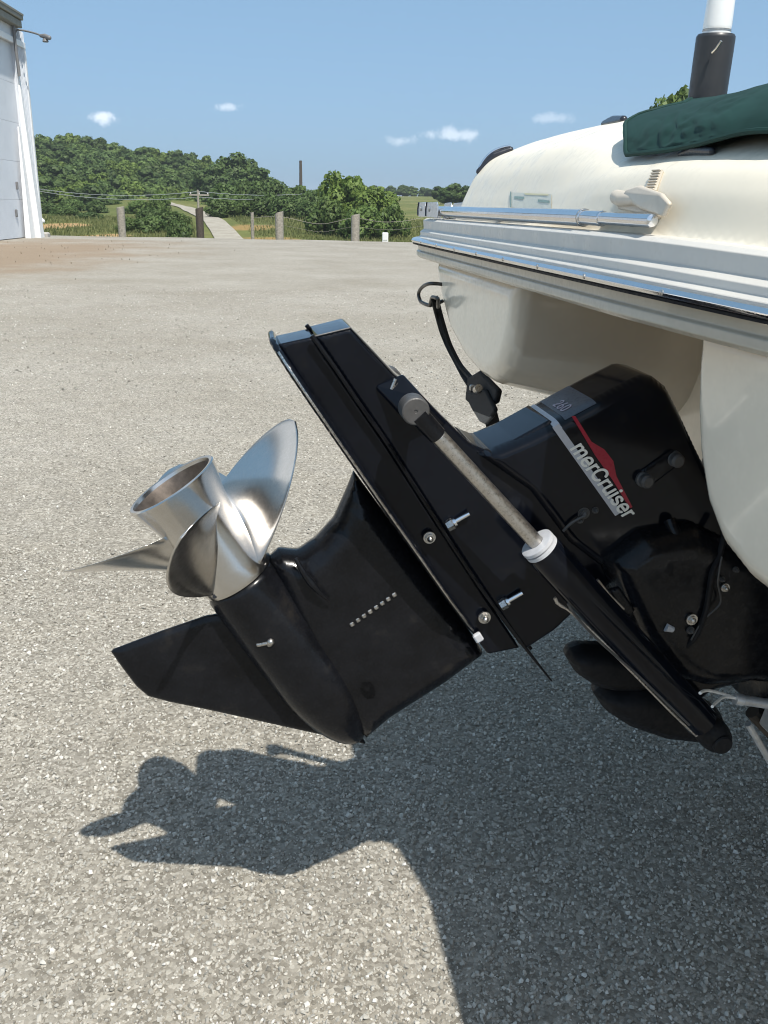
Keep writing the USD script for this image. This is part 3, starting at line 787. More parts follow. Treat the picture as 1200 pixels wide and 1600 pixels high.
# the rim dips a little towards its near corner, so that its edge runs straight to the eye
_rim_n = np.cross(ray(660, 379), ray(1200, 492))
_m = (out[:, 0] < .9) & (out[:, 1] < 1.068) & (out[:, 1] > -1.19)
_ro, _rn = out[_m], nn[_m]
_rf = B(_ro[:, 0] + _rn[:, 0] * .005, _ro[:, 1] + _rn[:, 1] * .005, 0)
_rz = ((EYE - _rf) @ _rim_n) / _rim_n[2]
_k = (_ro[:, 1] > -.85) & (_ro[:, 1] < .52)
_hl, _hz = _ro[_k, 1], _rz[_k] - 1.155


def heel(l): return np.interp(l, _hl, _hz)


def sweep(prof, base=0.0):
    P = np.array([[B(o[0] + n[0] * u, o[1] + n[1] * u, z + heel(o[1])) for u, z in prof] for o, n in zip(out, nn)])
    return grid_mesh(P)


def rounded(pr, r=.0022):
    """Round the corners of an open profile."""
    pr = np.asarray(pr, float); o = [pr[0]]
    for a, b, c in zip(pr[:-2], pr[1:-1], pr[2:]):
        d1, d2 = np.linalg.norm(a - b), np.linalg.norm(c - b)
        p, q = b + (a - b) / d1 * min(r, d1 * .4), b + (c - b) / d2 * min(r, d2 * .4)
        for t in (0, .33, .67, 1): o.append((1 - t) ** 2 * p + 2 * t * (1 - t) * b + t * t * q)
    return np.array(o + [pr[-1]])


low = rounded([(-.09, 1.110), (-.014, 1.114), (-.006, 1.120), (-.0065, 1.130), (-.0105, 1.1325), (-.009, 1.144), (-.0075, 1.148), (-.009, 1.156), (-.02, 1.158)], .0018)
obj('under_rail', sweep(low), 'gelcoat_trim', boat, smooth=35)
rub = rounded([(-.010, 1.1465), (-.002, 1.1480), (.006, 1.1510), (.0085, 1.1555), (.005, 1.1600), (-.003, 1.1625), (-.012, 1.1630)], .0015)
rail = obj('rub_rail', sweep(rub), 'chrome', boat, smooth=50)
obj('rail_insert', sweep([(-.004, 1.1455), (.0035, 1.1462), (.004, 1.1492), (.001, 1.1505)]), 'black_rubber', rail, smooth=35)
step_ = rounded([(-.006, 1.1605), (-.0150, 1.1670), (-.0135, 1.1755), (-.0225, 1.1818), (-.0205, 1.2015), (-.0280, 1.2062), (-.10, 1.2085), (-.26, 1.2095)], .0014)
obj('swim_platform', sweep(step_), 'gelcoat_white', boat, smooth=40)
for i in range(150, 300, 9):
    c = B(out[i, 0] + nn[i, 0] * .0078, out[i, 1] + nn[i, 1] * .0078, 1.1555 + heel(out[i, 1]))
    d = nn[i, 0] * BOW + nn[i, 1] * LAT
    obj('screw', lathe(c - d * .001, c + d, [(0, .0032), (.0014, .0030), (.0022, .0016), (.0023, 0)], 10), 'steel_worn', rail)

# deck: swells up from the platform into a rounded stern coaming
far_c = PchipInterpolator([.02, .055, .075, .10, .13, .18, .24, .32, .46, 3.5], [0, .0, .045, .096, .128, .150, .172, .192, .203, .21])
near_c = PchipInterpolator([.02, .050, .062, .078, .11, .16, .24, .32, .46, 3.5], [0, .0, .045, .072, .092, .112, .138, .165, .19, .20])


def rail_f(l):
    m = (out[:, 0] < .75)
    return np.interp(l, out[m, 1], out[m, 0])


def deck_z(f, l):
    d1 = f - rail_f(np.clip(l, -1.02, 1.02)) + 0 * l
    d2 = (1.072 - np.abs(l)) * 1.35
    R = .22
    d = np.where((d1 < R) & (d2 < R), R - np.hypot(np.clip(R - d1, 0, None), np.clip(R - d2, 0, None)), np.minimum(d1, d2))
    d = np.clip(d, .0, 3.4)
    w = np.clip((l + .42) / .40, 0, 1); w = w * w * (3 - 2 * w)
    return 1.2055 + heel(l) + (1 - w) * far_c(np.maximum(d, .02)) + w * near_c(np.maximum(d, .02)), d


fs = np.r_[np.linspace(.49, .75, 80), np.linspace(.76, 1.2, 40), np.linspace(1.25, 3.4, 20)]
ls = np.linspace(-1.05, 1.05, 260)
Fg, Lg = np.meshgrid(fs, ls, indexing='ij')
Zg, Dg = deck_z(Fg, Lg)
g = grid_mesh(B(Fg, Lg, Zg))
bad = (Dg.ravel() < .05)
g.update_faces(~bad[g.faces].all(1)); g.remove_unreferenced_vertices()
obj('deck', g, 'gelcoat_deck', boat, smooth=True)


def deck_pt(px, py, lift=0.0):
    """First point of the deck seen at this pixel."""
    r = ray(px, py)
    for t in np.linspace(.5, 3.2, 2800):
        q = EYE + r * t; f, l = (q - HUB2) @ BOW, (q - HUB2) @ LAT
        if abs(l) < 1.04 and f > .5:
            z, d = deck_z(np.array(f), np.array(l))
            if d > .05 and q[2] <= z: return q - r * lift
    return None


# telescoping boarding ladder lying along the stern edge
ladder_f = .514
l0_, l1_ = -1.045, .155
lt = lambda l, dz=0, df=0: B(ladder_f + df, l, 1.2205 + dz)
lad = obj('boarding_ladder', cat_([lathe(lt(-1.06), lt(0), [(0, 0), (0, .0115), (1.0, .0115), (1.002, .0105), (1.002, 0)], 24),
                                  lathe(lt(-1.06, 0, .032), lt(0, 0, .032), [(0, 0), (0, .0115), (.83, .0115), (.832, .0105), (.832, 0)], 24)]), 'chrome', boat)
obj('ladder_tube', cat_([lathe(lt(-.07), lt(.2), [(0, 0), (0, .0096), (.075, .0096), (.077, .0086), (.077, 0)], 20), lathe(lt(.004), lt(.2), [(0, 0), (0, .0078), (.145, .0078), (.150, .0068), (.151, .004), (.151, 0)], 20)]), 'chrome', lad)
obj('ladder_tube', lathe(lt(-.24, 0, .032), lt(.2, 0, .032), [(0, 0), (0, .0096), (.15, .0096), (.152, .0078), (.24, .0078), (.242, 0)], 20), 'chrome', lad)
obj('step', rbox(lt(-.55, -.002, .016), (.03, .036, .006), .002, np.stack([LAT, BOW, [0, 0, 1]], 1)), 'dark_fitting', lad)
obj('ring_seam', cat_([lathe(lt(x), lt(x + .1), [(0, .0105), (0, .0118), (.002, .0118), (.002, .0105)], 24) for x in (-.062,)]), 'steel_worn', lad)
for l_a, l_b in ((-1.19, -1.105), (-1.085, -.96)):
    # hinge cheek: rounded plate standing on the platform edge, with pin and base foot
    u = np.linspace(0, 1, 2)
    ch = [(l_a, 1.206), (l_a - .006, 1.214), (l_a - .006, 1.232), (l_a + .004, 1.240), (l_b - .01, 1.2415), (l_b, 1.234), (l_b, 1.207)]
    m = inflate(Polygon(ch), .0015, .0012, edge=.0008, step=.006)
    for k, df in enumerate((-.0145, .050)):
        h = obj('hinge_cheek', lz_to_world(m, ladder_f + df), 'hinge_steel', lad, smooth=35)
    obj('hinge_pin', lathe(B(ladder_f - .019, l_a + .035, 1.225), B(ladder_f + .1, l_a + .035, 1.225), [(0, 0), (0, .005), (.003, .006), (.07, .006), (.07, 0)], 16), 'steel_worn', lad)
    obj('hinge_end', tube([B(ladder_f - .0165, l_a - .005, 1.209), B(ladder_f - .0165, l_a - .008, 1.224), B(ladder_f - .0165, l_a + .001, 1.240)], .0024, 8), 'dark_fitting', lad)
    for x in (l_a + .02, l_a + .06):
        obj('foot_bolt', lathe(B(ladder_f + .025, x, 1.204), B(ladder_f + .025, x, 1.3), [(0, .0052), (.003, .005), (.005, .003), (.005, 0)], 12), 'steel_worn', lad)
for l_ in (-1.04, -.97):
    obj('base_strap', rbox(B(.503, l_, 1.190), (.016, .004, .028), .001, np.stack([LAT, BOW, [0, 0, 1]], 1)), 'chrome', lad)

# cream latch handle with a ribbed strap, on the coaming
def on_deck(x, y, lift): return deck_pt(x, y) - ray(x, y) / np.linalg.norm(ray(x, y)) * lift


latch = obj('latch_handle', cat_([hullof(*[(on_deck(x, y, h), r) for x, y, h, r in [(984, 304, .014, .007), (1000, 298, .020, .006), (1034, 308, .036, .004), (1045, 319, .038, .003), (1037, 334, .036, .003), (1004, 320, .024, .005)]]),
                                 hullof(*[(on_deck(x, y, h), r) for x, y, h, r in [(964, 308, .012, .009), (972, 312, .014, .009), (1000, 312, .016, .006)]]),
                                 hullof(*[(on_deck(x, y, h), r) for x, y, h, r in [(970, 322, .004, .004), (1030, 336, .006, .004), (1026, 318, .004, .004), (990, 316, .004, .004)]])]), 'cream_plastic', boat, smooth=30)
a, b = deck_pt(1032, 268), deck_pt(1020, 302)
if a is not None and b is not None:
    d = b - a; n = np.linalg.norm(d); d /= n
    nrm = np.cross(d, LAT); nrm *= np.sign(nrm[2])
    base = obj('ribbed_strap', rbox((a + b) / 2 + nrm * .003, (n, .025, .006), .002, np.stack([d, LAT, nrm], 1)), 'rib_plastic', boat)
    for i in range(8):
        obj('rib', rbox(a + d * n * (i + .5) / 8 + nrm * .0065, (.0022, .024, .003), .0008, np.stack([d, LAT, nrm], 1)), 'cream_plastic', base)
# maker's plate on the deck: pale sticker with two printed bars


def deck_patch(pix, lift, name, mt, parent, n=10):
    (x0, y0), (x1, y1), (x2, y2), (x3, y3) = pix
    P = []
    for u in np.linspace(0, 1, n):
        row = []
        for v in np.linspace(0, 1, max(3, n // 3)):
            x = (1 - v) * ((1 - u) * x0 + u * x1) + v * ((1 - u) * x3 + u * x2)
            y = (1 - v) * ((1 - u) * y0 + u * y1) + v * ((1 - u) * y3 + u * y2)
            q = deck_pt(x, y)
            if q is None: return None
            row.append(q)
        P.append(row)
    P = np.array(P)
    nrm = np.cross(np.gradient(P, axis=0), np.gradient(P, axis=1)); nrm /= np.linalg.norm(nrm, axis=-1, keepdims=True)
    nrm *= np.sign(((EYE - P) * nrm).sum(-1, keepdims=True))
    return obj(name, grid_mesh(P + nrm * lift), mt, parent, smooth=True)


st = deck_patch([(799, 301), (862, 304), (862, 328), (799, 324)], .0012, 'sticker', 'sticker_pale', boat)
if st:
    deck_patch([(805, 307), (820, 308), (820, 312), (805, 311)], .0018, 'print_bar', 'sticker_green', st, 6)
    deck_patch([(842, 312), (860, 314), (860, 318), (842, 316)], .0018, 'print_bar', 'sticker_green', st, 6)
    deck_patch([(820, 302), (858, 304), (858, 306), (822, 305)], .0018, 'print_bar', 'sticker_yellow', st, 6)
    deck_patch([(798, 300), (800, 300), (800, 324), (798, 324)], .0018, 'print_bar', 'sticker_green', st, 6)
# dark round fittings on the skyline of the deck
def skyline(px, py):
    """The deck's outline at this pixel column, as seen from the stern."""
    for y in np.arange(py - 12, py + 60, 1.5):
        q = deck_pt(px, y)
        if q is not None: return q


def lifted(px, h): return skyline(px, 190) + np.array([0, 0, h]) if False else skyline(px, 0) + np.array([0, 0, h])


def sky_y(px, y0):
    q = skyline(px, y0); return q


s0, s1, s2 = sky_y(748, 262), sky_y(772, 250), sky_y(797, 238)
fit = obj('deck_fitting', hullof((s0 + [0, 0, .002], .006), (s1 + [0, 0, .004], .010), (s2 + [0, 0, .003], .007)), 'dark_fitting', boat)
obj('fitting_rim', tube(spline([s0 + [0, 0, .009], s1 + [0, 0, .0155], s2 + [0, 0, .011]], 14), .0026, 8), 'chrome', fit)
s0, s1, s2 = sky_y(944, 196), sky_y(958, 190), sky_y(974, 186)
obj('deck_fitting', hullof((s0 + [0, 0, .001], .006), (s1 + [0, 0, .003], .009), (s2 + [0, 0, .002], .007)), 'dark_fitting', boat)
# stern eye, with the strap hooked on
eye_c = B(.492, -.95, 1.035)
ey = spline([PF(690, 444, .50), PF(676, 443, .478), PF(662, 447, .468), PF(654, 460, .466), PF(658, 472, .468), PF(670, 477, .474), PF(684, 474, .49), PF(692, 470, .50)], 30)
obj('stern_eye', tube(ey, .0042, 10), 'steel_dark', boat)

# ------------------------------------------------------------------ tie-down strap
strap = thing('tie_down_strap', 'black webbing tie down strap with ratchet hooked to the stern ring', 'strap', B(.6, -.7, .4))


def ribbon(pts, w, t, wdir):
    p = spline(pts, 40); tg = np.gradient(p, axis=0); tg /= np.linalg.norm(tg, axis=1, keepdims=True)
    wd = np.asarray(wdir) - tg * (tg @ np.asarray(wdir))[:, None]; wd /= np.linalg.norm(wd, axis=1, keepdims=True)
    nm = np.cross(tg, wd)
    P = np.stack([p + wd * w / 2 + nm * t / 2, p - wd * w / 2 + nm * t / 2, p - wd * w / 2 - nm * t / 2, p + wd * w / 2 - nm * t / 2, p + wd * w / 2 + nm * t / 2], 1)
    return grid_mesh(P)


sf = lambda x, y, f: PF(x, y, f)
obj('webbing', cat_([ribbon([sf(679, 466, .475), sf(684, 492, .50), sf(694, 528, .525), sf(710, 560, .54), sf(728, 592, .55), sf(742, 612, .55)], .017, .004, .8 * LAT - .6 * BOW),
                     ribbon([sf(683, 470, .48), sf(690, 500, .51), sf(703, 540, .53), sf(722, 575, .545), sf(748, 604, .55)], .012, .006, .6 * LAT - .8 * BOW)]), 'black_webbing', strap)
obj('hook', tube(spline([sf(672, 478, .474), sf(676, 464, .470), sf(684, 466, .47), sf(684, 480, .48)], 14), .004, 8), 'steel_dark', strap)
rat = obj('ratchet', cat_([hullof(*[(sf(x, y, .55), .0068) for x, y in [(735, 594), (752, 584), (779, 612), (776, 625), (752, 640), (732, 622)]]), hullof(*[(sf(x, y, .54), .005) for x, y in [(742, 640), (732, 620), (760, 612), (774, 640), (768, 650)]])]), 'black_webbing', strap, smooth=20)
obj('ratchet_spool', lathe(sf(748, 606, .53), sf(738, 615, .53), [(0, 0), (0, .008), (.02, .008), (.02, 0)], 14), 'steel_worn', rat)
obj('ratchet_pawl', rbox(sf(738, 606, .53), (.012, .01, .012), .002), 'steel_worn', rat)
obj('ratchet_handle', hullof(*[(sf(x, y, .54), .0045) for x, y in [(742, 640), (757, 634), (769, 650), (760, 660), (752, 656)]]), 'black_pin', strap, smooth=25)
obj('webbing', ribbon([sf(764, 640, .555), sf(770, 662, .57), sf(778, 690, .60), sf(850, 830, .75), sf(950, 960, .9)], .030, .006, .9 * BOW + .3 * LAT), 'black_webbing', strap)

# ------------------------------------------------------------------ canvas
cv = thing('boat_cover', 'dark green canvas cover bunched over the boat cockpit', 'canvas cover', B(.9, .3, 1.35))
ns, nl = 70, 170
prof_c = PchipInterpolator([0, .10, .2, .32, .5, .72, 1.0], [.576, .578, .587, .615, .67, .80, 1.5])
prof_z = PchipInterpolator([0, .10, .2, .32, .5, .72, 1.0], [1.284, 1.298, 1.322, 1.347, 1.372, 1.392, 1.43])
S_, U_ = np.meshgrid(np.linspace(0, 1, ns), np.linspace(0, 1, nl), indexing='ij')
edge_x = np.interp(np.linspace(0, 1, ns), [0, .33, .42, .5, .62, .75, 1], [983, 979, 996, 1030, 1068, 1085, 1100])
lrow = []
for s_, ex in zip(np.linspace(0, 1, ns), edge_x):
    lo, hi = -1.3, .5
    for _ in range(40):
        mid = (lo + hi) / 2; q = B(prof_c(s_), mid, prof_z(s_)) - EYE
        x_px = 600 + F_PX * (q @ RIGHT) / (q @ FWD)
        lo, hi = (mid, hi) if x_px < ex else (lo, mid)
    lrow.append(max(mid, -.62))
L_ = np.array(lrow)[:, None] + U_ * 1.25
railshift = (rail_f(np.clip(L_, -1, 1.0)) - .474) * .75
q = np.stack([L_ * 6, S_ * 4, 0 * L_], -1)
wr = meshkit.fbm(q, 4, 21) - .5
wr2 = meshkit.fbm(np.stack([L_ * 22 + S_ * 9, S_ * 7 - L_ * 4, 0 * L_], -1), 3, 5) - .5
F_ = prof_c(S_) + railshift + wr * .008 * (1 - .4 * S_) + wr2 * .0008 - .004
Z_ = prof_z(S_) + wr * .008 + wr2 * .0006 * np.clip(S_ * 3, .3, 1) - .010 * np.exp(-S_ / .06) * np.sin(L_ * 17 + 1.0) - .012 * np.exp(-((L_ + .12) / .05) ** 2) * np.exp(-S_ / .08)
Z_ = Z_ + (.020 * np.clip((L_ + .1) / .45, 0, 1) + .004 * np.sin(L_ * 14)) * np.exp(-(S_ / .16) ** 2)
dz, _ = deck_z(F_, L_)
fold = np.sin(L_ * 31 + 5 * S_ + 3 * wr2 * 6) * np.sin(L_ * 9 + 1.3)
Z_ = Z_ + fold * .0006 * np.exp(-((S_ - .35) / .3) ** 2); F_ = F_ - fold * .0016 * np.exp(-((S_ - .2) / .2) ** 2)
Z_ = .006 * np.logaddexp(Z_ / .006, (dz + .011) / .006)
g = grid_mesh(B(F_, L_, Z_))
obj('cloth', g, 'canvas', cv, smooth=True)
hem = B(F_, L_, Z_)
obj('hem', cat_([tube(hem[0, ::2] - BOW * .001, .0032, 7), tube(hem[::2, 0], .0032, 7)]), 'canvas', cv)
obj('cloth_edge_gap', hullof((PF(1064, 241, .585), .004), (PF(1085, 234, .582), .006), (PF(1112, 236, .58), .004)), 'dark_fitting', cv)

# ------------------------------------------------------------------ stern light pole
lp = thing('light_pole', 'black tube with white lens on top standing behind the green cover', 'stern light', PF(1105, 160, .84))
a, b = PF(1103, 165, .84), PF(1119, 54, .84)
d = b - a; n = np.linalg.norm(d)
wd = 29.0 * ((a - EYE) @ FWD) / F_PX
obj('tube', lathe(a - d * .9, b, [(0, 0), (0, wd * .98), (n * 1.9 - .006, wd), (n * 1.9 - .003, wd * .985), (n * 1.9, wd * .92), (n * 1.9, 0)], 32), 'pole_black', lp)
cpos = [(-.002, .72), (.004, .72), (.0045, .66), (.007, .66), (.0075, .71), (.012, .73), (.050, .70), (.054, .62), (.055, .60), (.16, .56), (.17, .45), (.172, 0)]
obj('lens', lathe(b, b + d, [(0, 0)] + [(t * 1.0, r * wd) for t, r in cpos], 32), 'lens_white', lp)
obj('lens_ring', lathe(b, b + d, [(.0042, .67 * wd), (.0042, .735 * wd), (.0066, .735 * wd), (.0066, .67 * wd)], 32), 'rod_steel', lp)
obj('clip', tube([PF(1127, 64, .825), PF(1119, 76, .822), (PF(1113, 82, .822))], .0022, 6), 'rod_steel', lp)

# ------------------------------------------------------------------ trailer under the boat
tr_ = thing('boat_trailer', 'galvanized boat trailer frame with lamp wiring under the hull', 'trailer', B(1.6, -.2, 0))
T0, T1 = PL(1162, 1098, 0.110), PL(1260, 1112, 0.110)
tb = T1 - T0; tb /= np.linalg.norm(tb)
obj('frame_rail', cat_([rbox(T0 + tb * 1.0 + np.array([0, 0, -.018]), (1.9, .05, .05), .004, np.stack([tb, np.cross([0, 0, 1.0], tb) / np.linalg.norm(np.cross([0, 0, 1.0], tb)), np.cross(tb, np.cross([0, 0, 1.0], tb) / np.linalg.norm(np.cross([0, 0, 1.0], tb)))], 1))]), 'galvanized', tr_)
obj('conduit', lathe(PL(1148, 1092, 0.130), PL(1215, 1102, 0.130), [(0, 0), (0, .0075), (.012, .0085), (.014, .0072), (.5, .0072), (.5, 0)], 16), 'galvanized', tr_)
obj('wire', tube(spline([PL(1094, 1083, 0.210), PL(1103, 1079, 0.180), PL(1118, 1081, 0.150), PL(1135, 1086, 0.135), PL(1152, 1092, 0.130)], 24), .0021, 8), 'wire_white', tr_)
obj('wire', tube(spline([PL(1113, 1104, 0.190), PL(1122, 1095, 0.160), PL(1132, 1089, 0.140), PL(1145, 1090, 0.132), PL(1158, 1093, 0.130)], 24), .0021, 8), 'wire_white', tr_)
obj('stay', tube([PL(1169, 1131, 0.110), PL(1203, 1190, 0.110), PL(1262, 1290, 0.110)], .005, 10), 'galvanized', tr_)
obj('stay', tube([PL(1175, 1112, 0.070), PL(1225, 1165, 0.070), PL(1300, 1240, 0.070)], .011, 10), 'wood_dark', tr_)
obj('bunk', rbox(B(2.0, -.45, .63), (2.2, .09, .05), .006, np.stack([BOW, LAT, [0, 0, 1]], 1)), 'wood_dark', tr_)
obj('frame_rail', rbox(B(2.3, .75, .50), (3.0, .05, .10), .005, np.stack([BOW, LAT, [0, 0, 1]], 1)), 'galvanized', tr_)
obj('frame_rail', rbox(B(2.3, -.75, .50), (3.0, .05, .10), .005, np.stack([BOW, LAT, [0, 0, 1]], 1)), 'galvanized', tr_)
obj('cross_member', rbox(B(1.5, 0, .46), (.08, 1.5, .08), .005, np.stack([BOW, LAT, [0, 0, 1]], 1)), 'galvanized', tr_)
for s in (-1, 1):
    c = B(3.0, 1.02 * s, .30)
    w = obj('wheel', lathe(c - LAT * .09, c + LAT, [(0, .17), (.0, .26), (.02, .295), (.09, .302), (.16, .295), (.18, .26), (.18, .17)], 40), 'black_rubber', tr_)
    obj('rim', lathe(c - LAT * .08, c + LAT, [(0, 0), (0, .17), (.16, .17), (.13, .12), (.15, .05), (.15, 0)], 30), 'galvanized', w)
#@@PART3
# ================================================================== shed on the left
c0 = at_depth(53, 369, 31.5); c0[2] = 0
gA = ray(0, 376.5); gA = EYE + gA * (-EYE[2] / gA[2])
wd_ = gA - c0; wd_[2] = 0; wd_ /= np.linalg.norm(wd_)                   # along the wall, towards the camera
wn = np.cross(wd_, [0, 0, 1.0]); wn *= np.sign(wn[0])                  # out of the wall, into the yard
Rw = np.stack([wd_, wn, np.array([0, 0, 1.0])], 1)


def W(a, o, z): return c0 + wd_ * a + wn * o + np.array([0, 0, 1.0]) * z


def wb(a0, a1, o0, o1, z0, z1, r=.01):
    return rbox(W((a0 + a1) / 2, (o0 + o1) / 2, (z0 + z1) / 2), (abs(a1 - a0), abs(o1 - o0), z1 - z0), r, Rw)


def on_wall(px, py, o=0.0):
    r = ray(px, py); t = ((W(0, o, 0) - EYE) @ wn) / (r @ wn); q = EYE + r * t
    return (q - c0) @ wd_, q[2]


EAVE = on_wall(43, 38)[1]
shed = thing('metal_shed', 'pale blue metal shed with white corner columns and sectional doors', 'shed', W(0, 0, 0))
DA, DZ = on_wall(36, 78)[0], on_wall(38, 76)[1]                        # door opening: starts DA along the wall, head height DZ
DB = DA + 4.6
obj('wall', cat_([wb(.05, DA, -.2, 0, -.2, EAVE - .3), wb(DA, DB, -.2, 0, DZ, EAVE - .3), wb(DB, 24, -.2, 0, -.2, EAVE - .3), wb(.0, 24, -14, -.2, -.2, EAVE - .32)]), 'metal_wall', shed, smooth=20)
rows = np.linspace(0.02, DZ, 6)
for z0, z1 in zip(rows[:-1], rows[1:]):
    obj('door_section', wb(DA + .02, DB - .02, -.16, -.10, z0, z1 - .006, .003), 'metal_wall', shed, smooth=20)
for px, py in [(25, 290), (24, 333)]:
    a, z = on_wall(px, py, -.1)
    obj('door_handle', wb(a - .04, a + .04, -.10, -.03, z - .12, z + .12, .02), 'lamp_grey', shed)
obj('door_header', wb(DA - .1, DB + .1, .003, .06, DZ - .02, DZ + .16, .01), 'metal_white', shed, smooth=20)
obj('door_trim', wb(DA - .14, DA, .003, .045, 0, DZ, .008), 'metal_white', shed, smooth=20)
for k in range(9):
    a = .12 + k * (DA - .2) / 8
    obj('wall_rib', wb(a - .015, a + .015, .002, .03, .02, EAVE - .35, .006), 'metal_wall', shed, smooth=20)
obj('roof_trim', cat_([wb(-.25, 24, -.3, .28, EAVE - .12, EAVE + .06, .02), wb(-.25, 24, -.05, .22, EAVE - .34, EAVE - .125, .02)]), 'roof_trim', shed, smooth=20)
rp = [W(-.25, .3, EAVE + .065), W(24, .3, EAVE + .065), W(24, -7.2, EAVE + 1.7), W(-.25, -7.2, EAVE + 1.7), W(24, -14.4, EAVE + .065), W(-.25, -14.4, EAVE + .065)]
obj('roof', trimesh.Trimesh(np.array(rp + [p - [0, 0, .06] for p in rp]), [[0, 1, 2], [0, 2, 3], [3, 2, 4], [3, 4, 5], [6, 8, 7], [6, 9, 8], [9, 10, 8], [9, 11, 10], [0, 3, 9], [0, 9, 6], [3, 5, 11], [3, 11, 9], [0, 6, 7], [0, 7, 1]], process=False), 'roof_trim', shed, smooth=False)
# tapered white corner columns
zt = on_wall(44, 122)[1]


def taper(a0b, a1b, o, z1, a0t, a1t, ot):
    P = [W(a0b, 0.003, 0), W(a1b, .003, 0), W(a1b, o, 0), W(a0b, o, 0), W(a0t, .003, z1), W(a1t, .003, z1), W(a1t, ot, z1), W(a0t, ot, z1)]
    return trimesh.convex.convex_hull(np.array(P))


ae = on_wall(36, 370)[0]
obj('corner_column', taper(-.05, .35, .34, zt, -.02, .10, .06), 'metal_white', shed, smooth=10)
obj('corner_column', taper(.40, max(.9, ae * .6), .18, zt * .68, .40, .55, .04), 'metal_white', shed, smooth=10)
obj('downspout', tube([W(.22, .09, EAVE - .34), W(.22, .10, EAVE - 1.1), W(.22, .12, zt + .2), W(.22, .12, zt - .1)], .05, 8), 'lamp_grey', shed)
lb = W(.05, .06, EAVE - .55)
q1 = at_depth(58, 53, 31.3); q2 = at_depth(64, 56, 31.2); q3 = at_depth(77, 59, 31.0)
lamp = obj('lamp_arm', tube(spline([lb, lb + np.array([.1, 0, .12]), q1, q2], 16), .028, 8), 'lamp_grey', shed)
dl = (q3 - q2) / np.linalg.norm(q3 - q2)
obj('lamp_shade', cat_([hullof((q2, .05), (q3, .065), ((q2 + q3) / 2 + [0, 0, .03], .06)), lathe((q2 + q3) / 2 - [0, 0, .05], (q2 + q3) / 2 - [0, 0, 1], [(0, .07), (.08, .095), (.10, .08), (.10, 0)], 18)]), 'lamp_grey', lamp)
obj('foundation_block', rbox(W(-.35, .25, .05), (.4, .3, .22), .05, Rw), 'pad_concrete', label='small grey stone block at the foot of the shed corner', cat='block')

# ================================================================== fence posts, wires, poles
posts = []


def post(px, pw, ptop, pbase, d, mt, label, name='fence_post', lean=0.0, group=None):
    a = at_depth(px, pbase, d); t = at_depth(px + lean, ptop, d)
    z0 = a[2] - 1.2
    w = pw / F_PX * d * .97
    h = t[2] - z0
    b = trimesh.creation.cylinder(radius=w / 2, height=h, sections=14)
    b = b.subdivide()
    v = b.vertices
    v[:, :2] *= 1 + (meshkit.noise(np.c_[v[:, :2] * 9 + px, v[:, 2] * 3], 2)[:, None] - .5) * .16
    v[:, 2] += np.where(v[:, 2] > h / 2 - .01, (v[:, 0] * .25 + meshkit.noise(v * 12 + px, 4) * .05), 0)
    b.apply_translation([a[0], a[1], z0 + h / 2])
    t_ = thing(name, label, 'post', (a[0], a[1], a[2]), group)
    obj('trunk', b, mt, t_, smooth=40)
    posts.append((px, t))
    return t_, t


post(191, 12, 325, 366, 37, 'wood_post', 'short grey wooden post left of the far gravel lane', lean=.3)
post(313, 12, 326, 368, 38, 'wood_dark', 'dark weathered wooden post beside the far gravel lane')
post(395, 5, 333, 372, 38, 'wood_post', 'thin pale stake standing between two stout fence posts')
post(437, 13, 333, 374, 37, 'wood_post', 'stout grey wooden post in front of the dark shrubs', lean=-.5)
post(555, 13, 337, 379, 36.5, 'wood_post', 'stout grey wooden post in front of the bright bush')
for k, (y0, y1, y2) in enumerate([(338, 338, 345), (352, 353, 360)]):
    pts = [at_depth(395, 341 + 12 * k, 37.9), at_depth(437, 339 + 13 * k, 37), at_depth(500, 350 + 12 * k, 36.8), at_depth(555, 341 + 14 * k, 36.5), at_depth(600, 347 + 12 * k, 37), at_depth(660, 340 + 13 * k, 37.6)]
    obj('fence_wire', tube(spline(pts, 40), .008 if k == 0 else .004, 5), 'wood_post', label=['pale upper strand of wire slung between the right posts', 'lower thin strand of wire slung between the right posts'][k], cat='wire')


def utility(px, ptop, pbase, d, r, mt, label, arm=True):
    a = at_depth(px, pbase, d); t = at_depth(px, ptop, d)
    u = thing('utility_pole', label, 'utility pole', a)
    obj('pole', lathe(a - [0, 0, 3], a + [0, 0, 5], [(0, 0), (0, r * 1.15), (t[2] - a[2] + 3, r * .8), (t[2] - a[2] + 3.02, 0)], 12), mt, u)
    if arm:
        obj('crossarm', box(t - [0, 0, .35], (1.5, .12, .12)), mt, u)
        for s in (-.65, 0, .65):
            obj('insulator', lathe(t + [s, 0, -.29], t + [s, 0, 1], [(0, .03), (.05, .05), (.09, .03), (.12, .04), (.14, 0)], 8), 'galvanized', u)
    return t


ta = utility(311, 297, 345, 72, .10, 'wood_post', 'pale thin utility pole standing beside the far gravel lane')
tb_ = utility(470, 251, 292, 150, .26, 'wood_dark', 'tall dark pole standing against the sky on the ridge', arm=False)
for k, dz in enumerate((-.1, -.5)):
    p0, p1, p2 = at_depth(30, 290 + 3 * k, 80), ta + [0, 0, dz], at_depth(560, 291 + 4 * k, 90)
    pts = []
    for (u, v) in ((p0, p1), (p1, p2)):
        for s in np.linspace(0, 1, 14):
            q = u * (1 - s) + v * s; q[2] -= 1.0 * 4 * s * (1 - s) * .5; pts.append(q)
    obj('power_line', tube(np.array(pts), .018, 5), 'galvanized', label=['upper power line crossing in front of the wooded hill', 'lower power line crossing in front of the wooded hill'][k], cat='power line')
ub_ = at_depth(602, 362, 46)
ubx = thing('utility_box', 'small white utility box in the grass beside the bright bush', 'utility box', ub_)
obj('cabinet', rbox(ub_ + [0, 0, -.35], (.3, .24, .62), .03), 'metal_white', ubx, smooth=20)
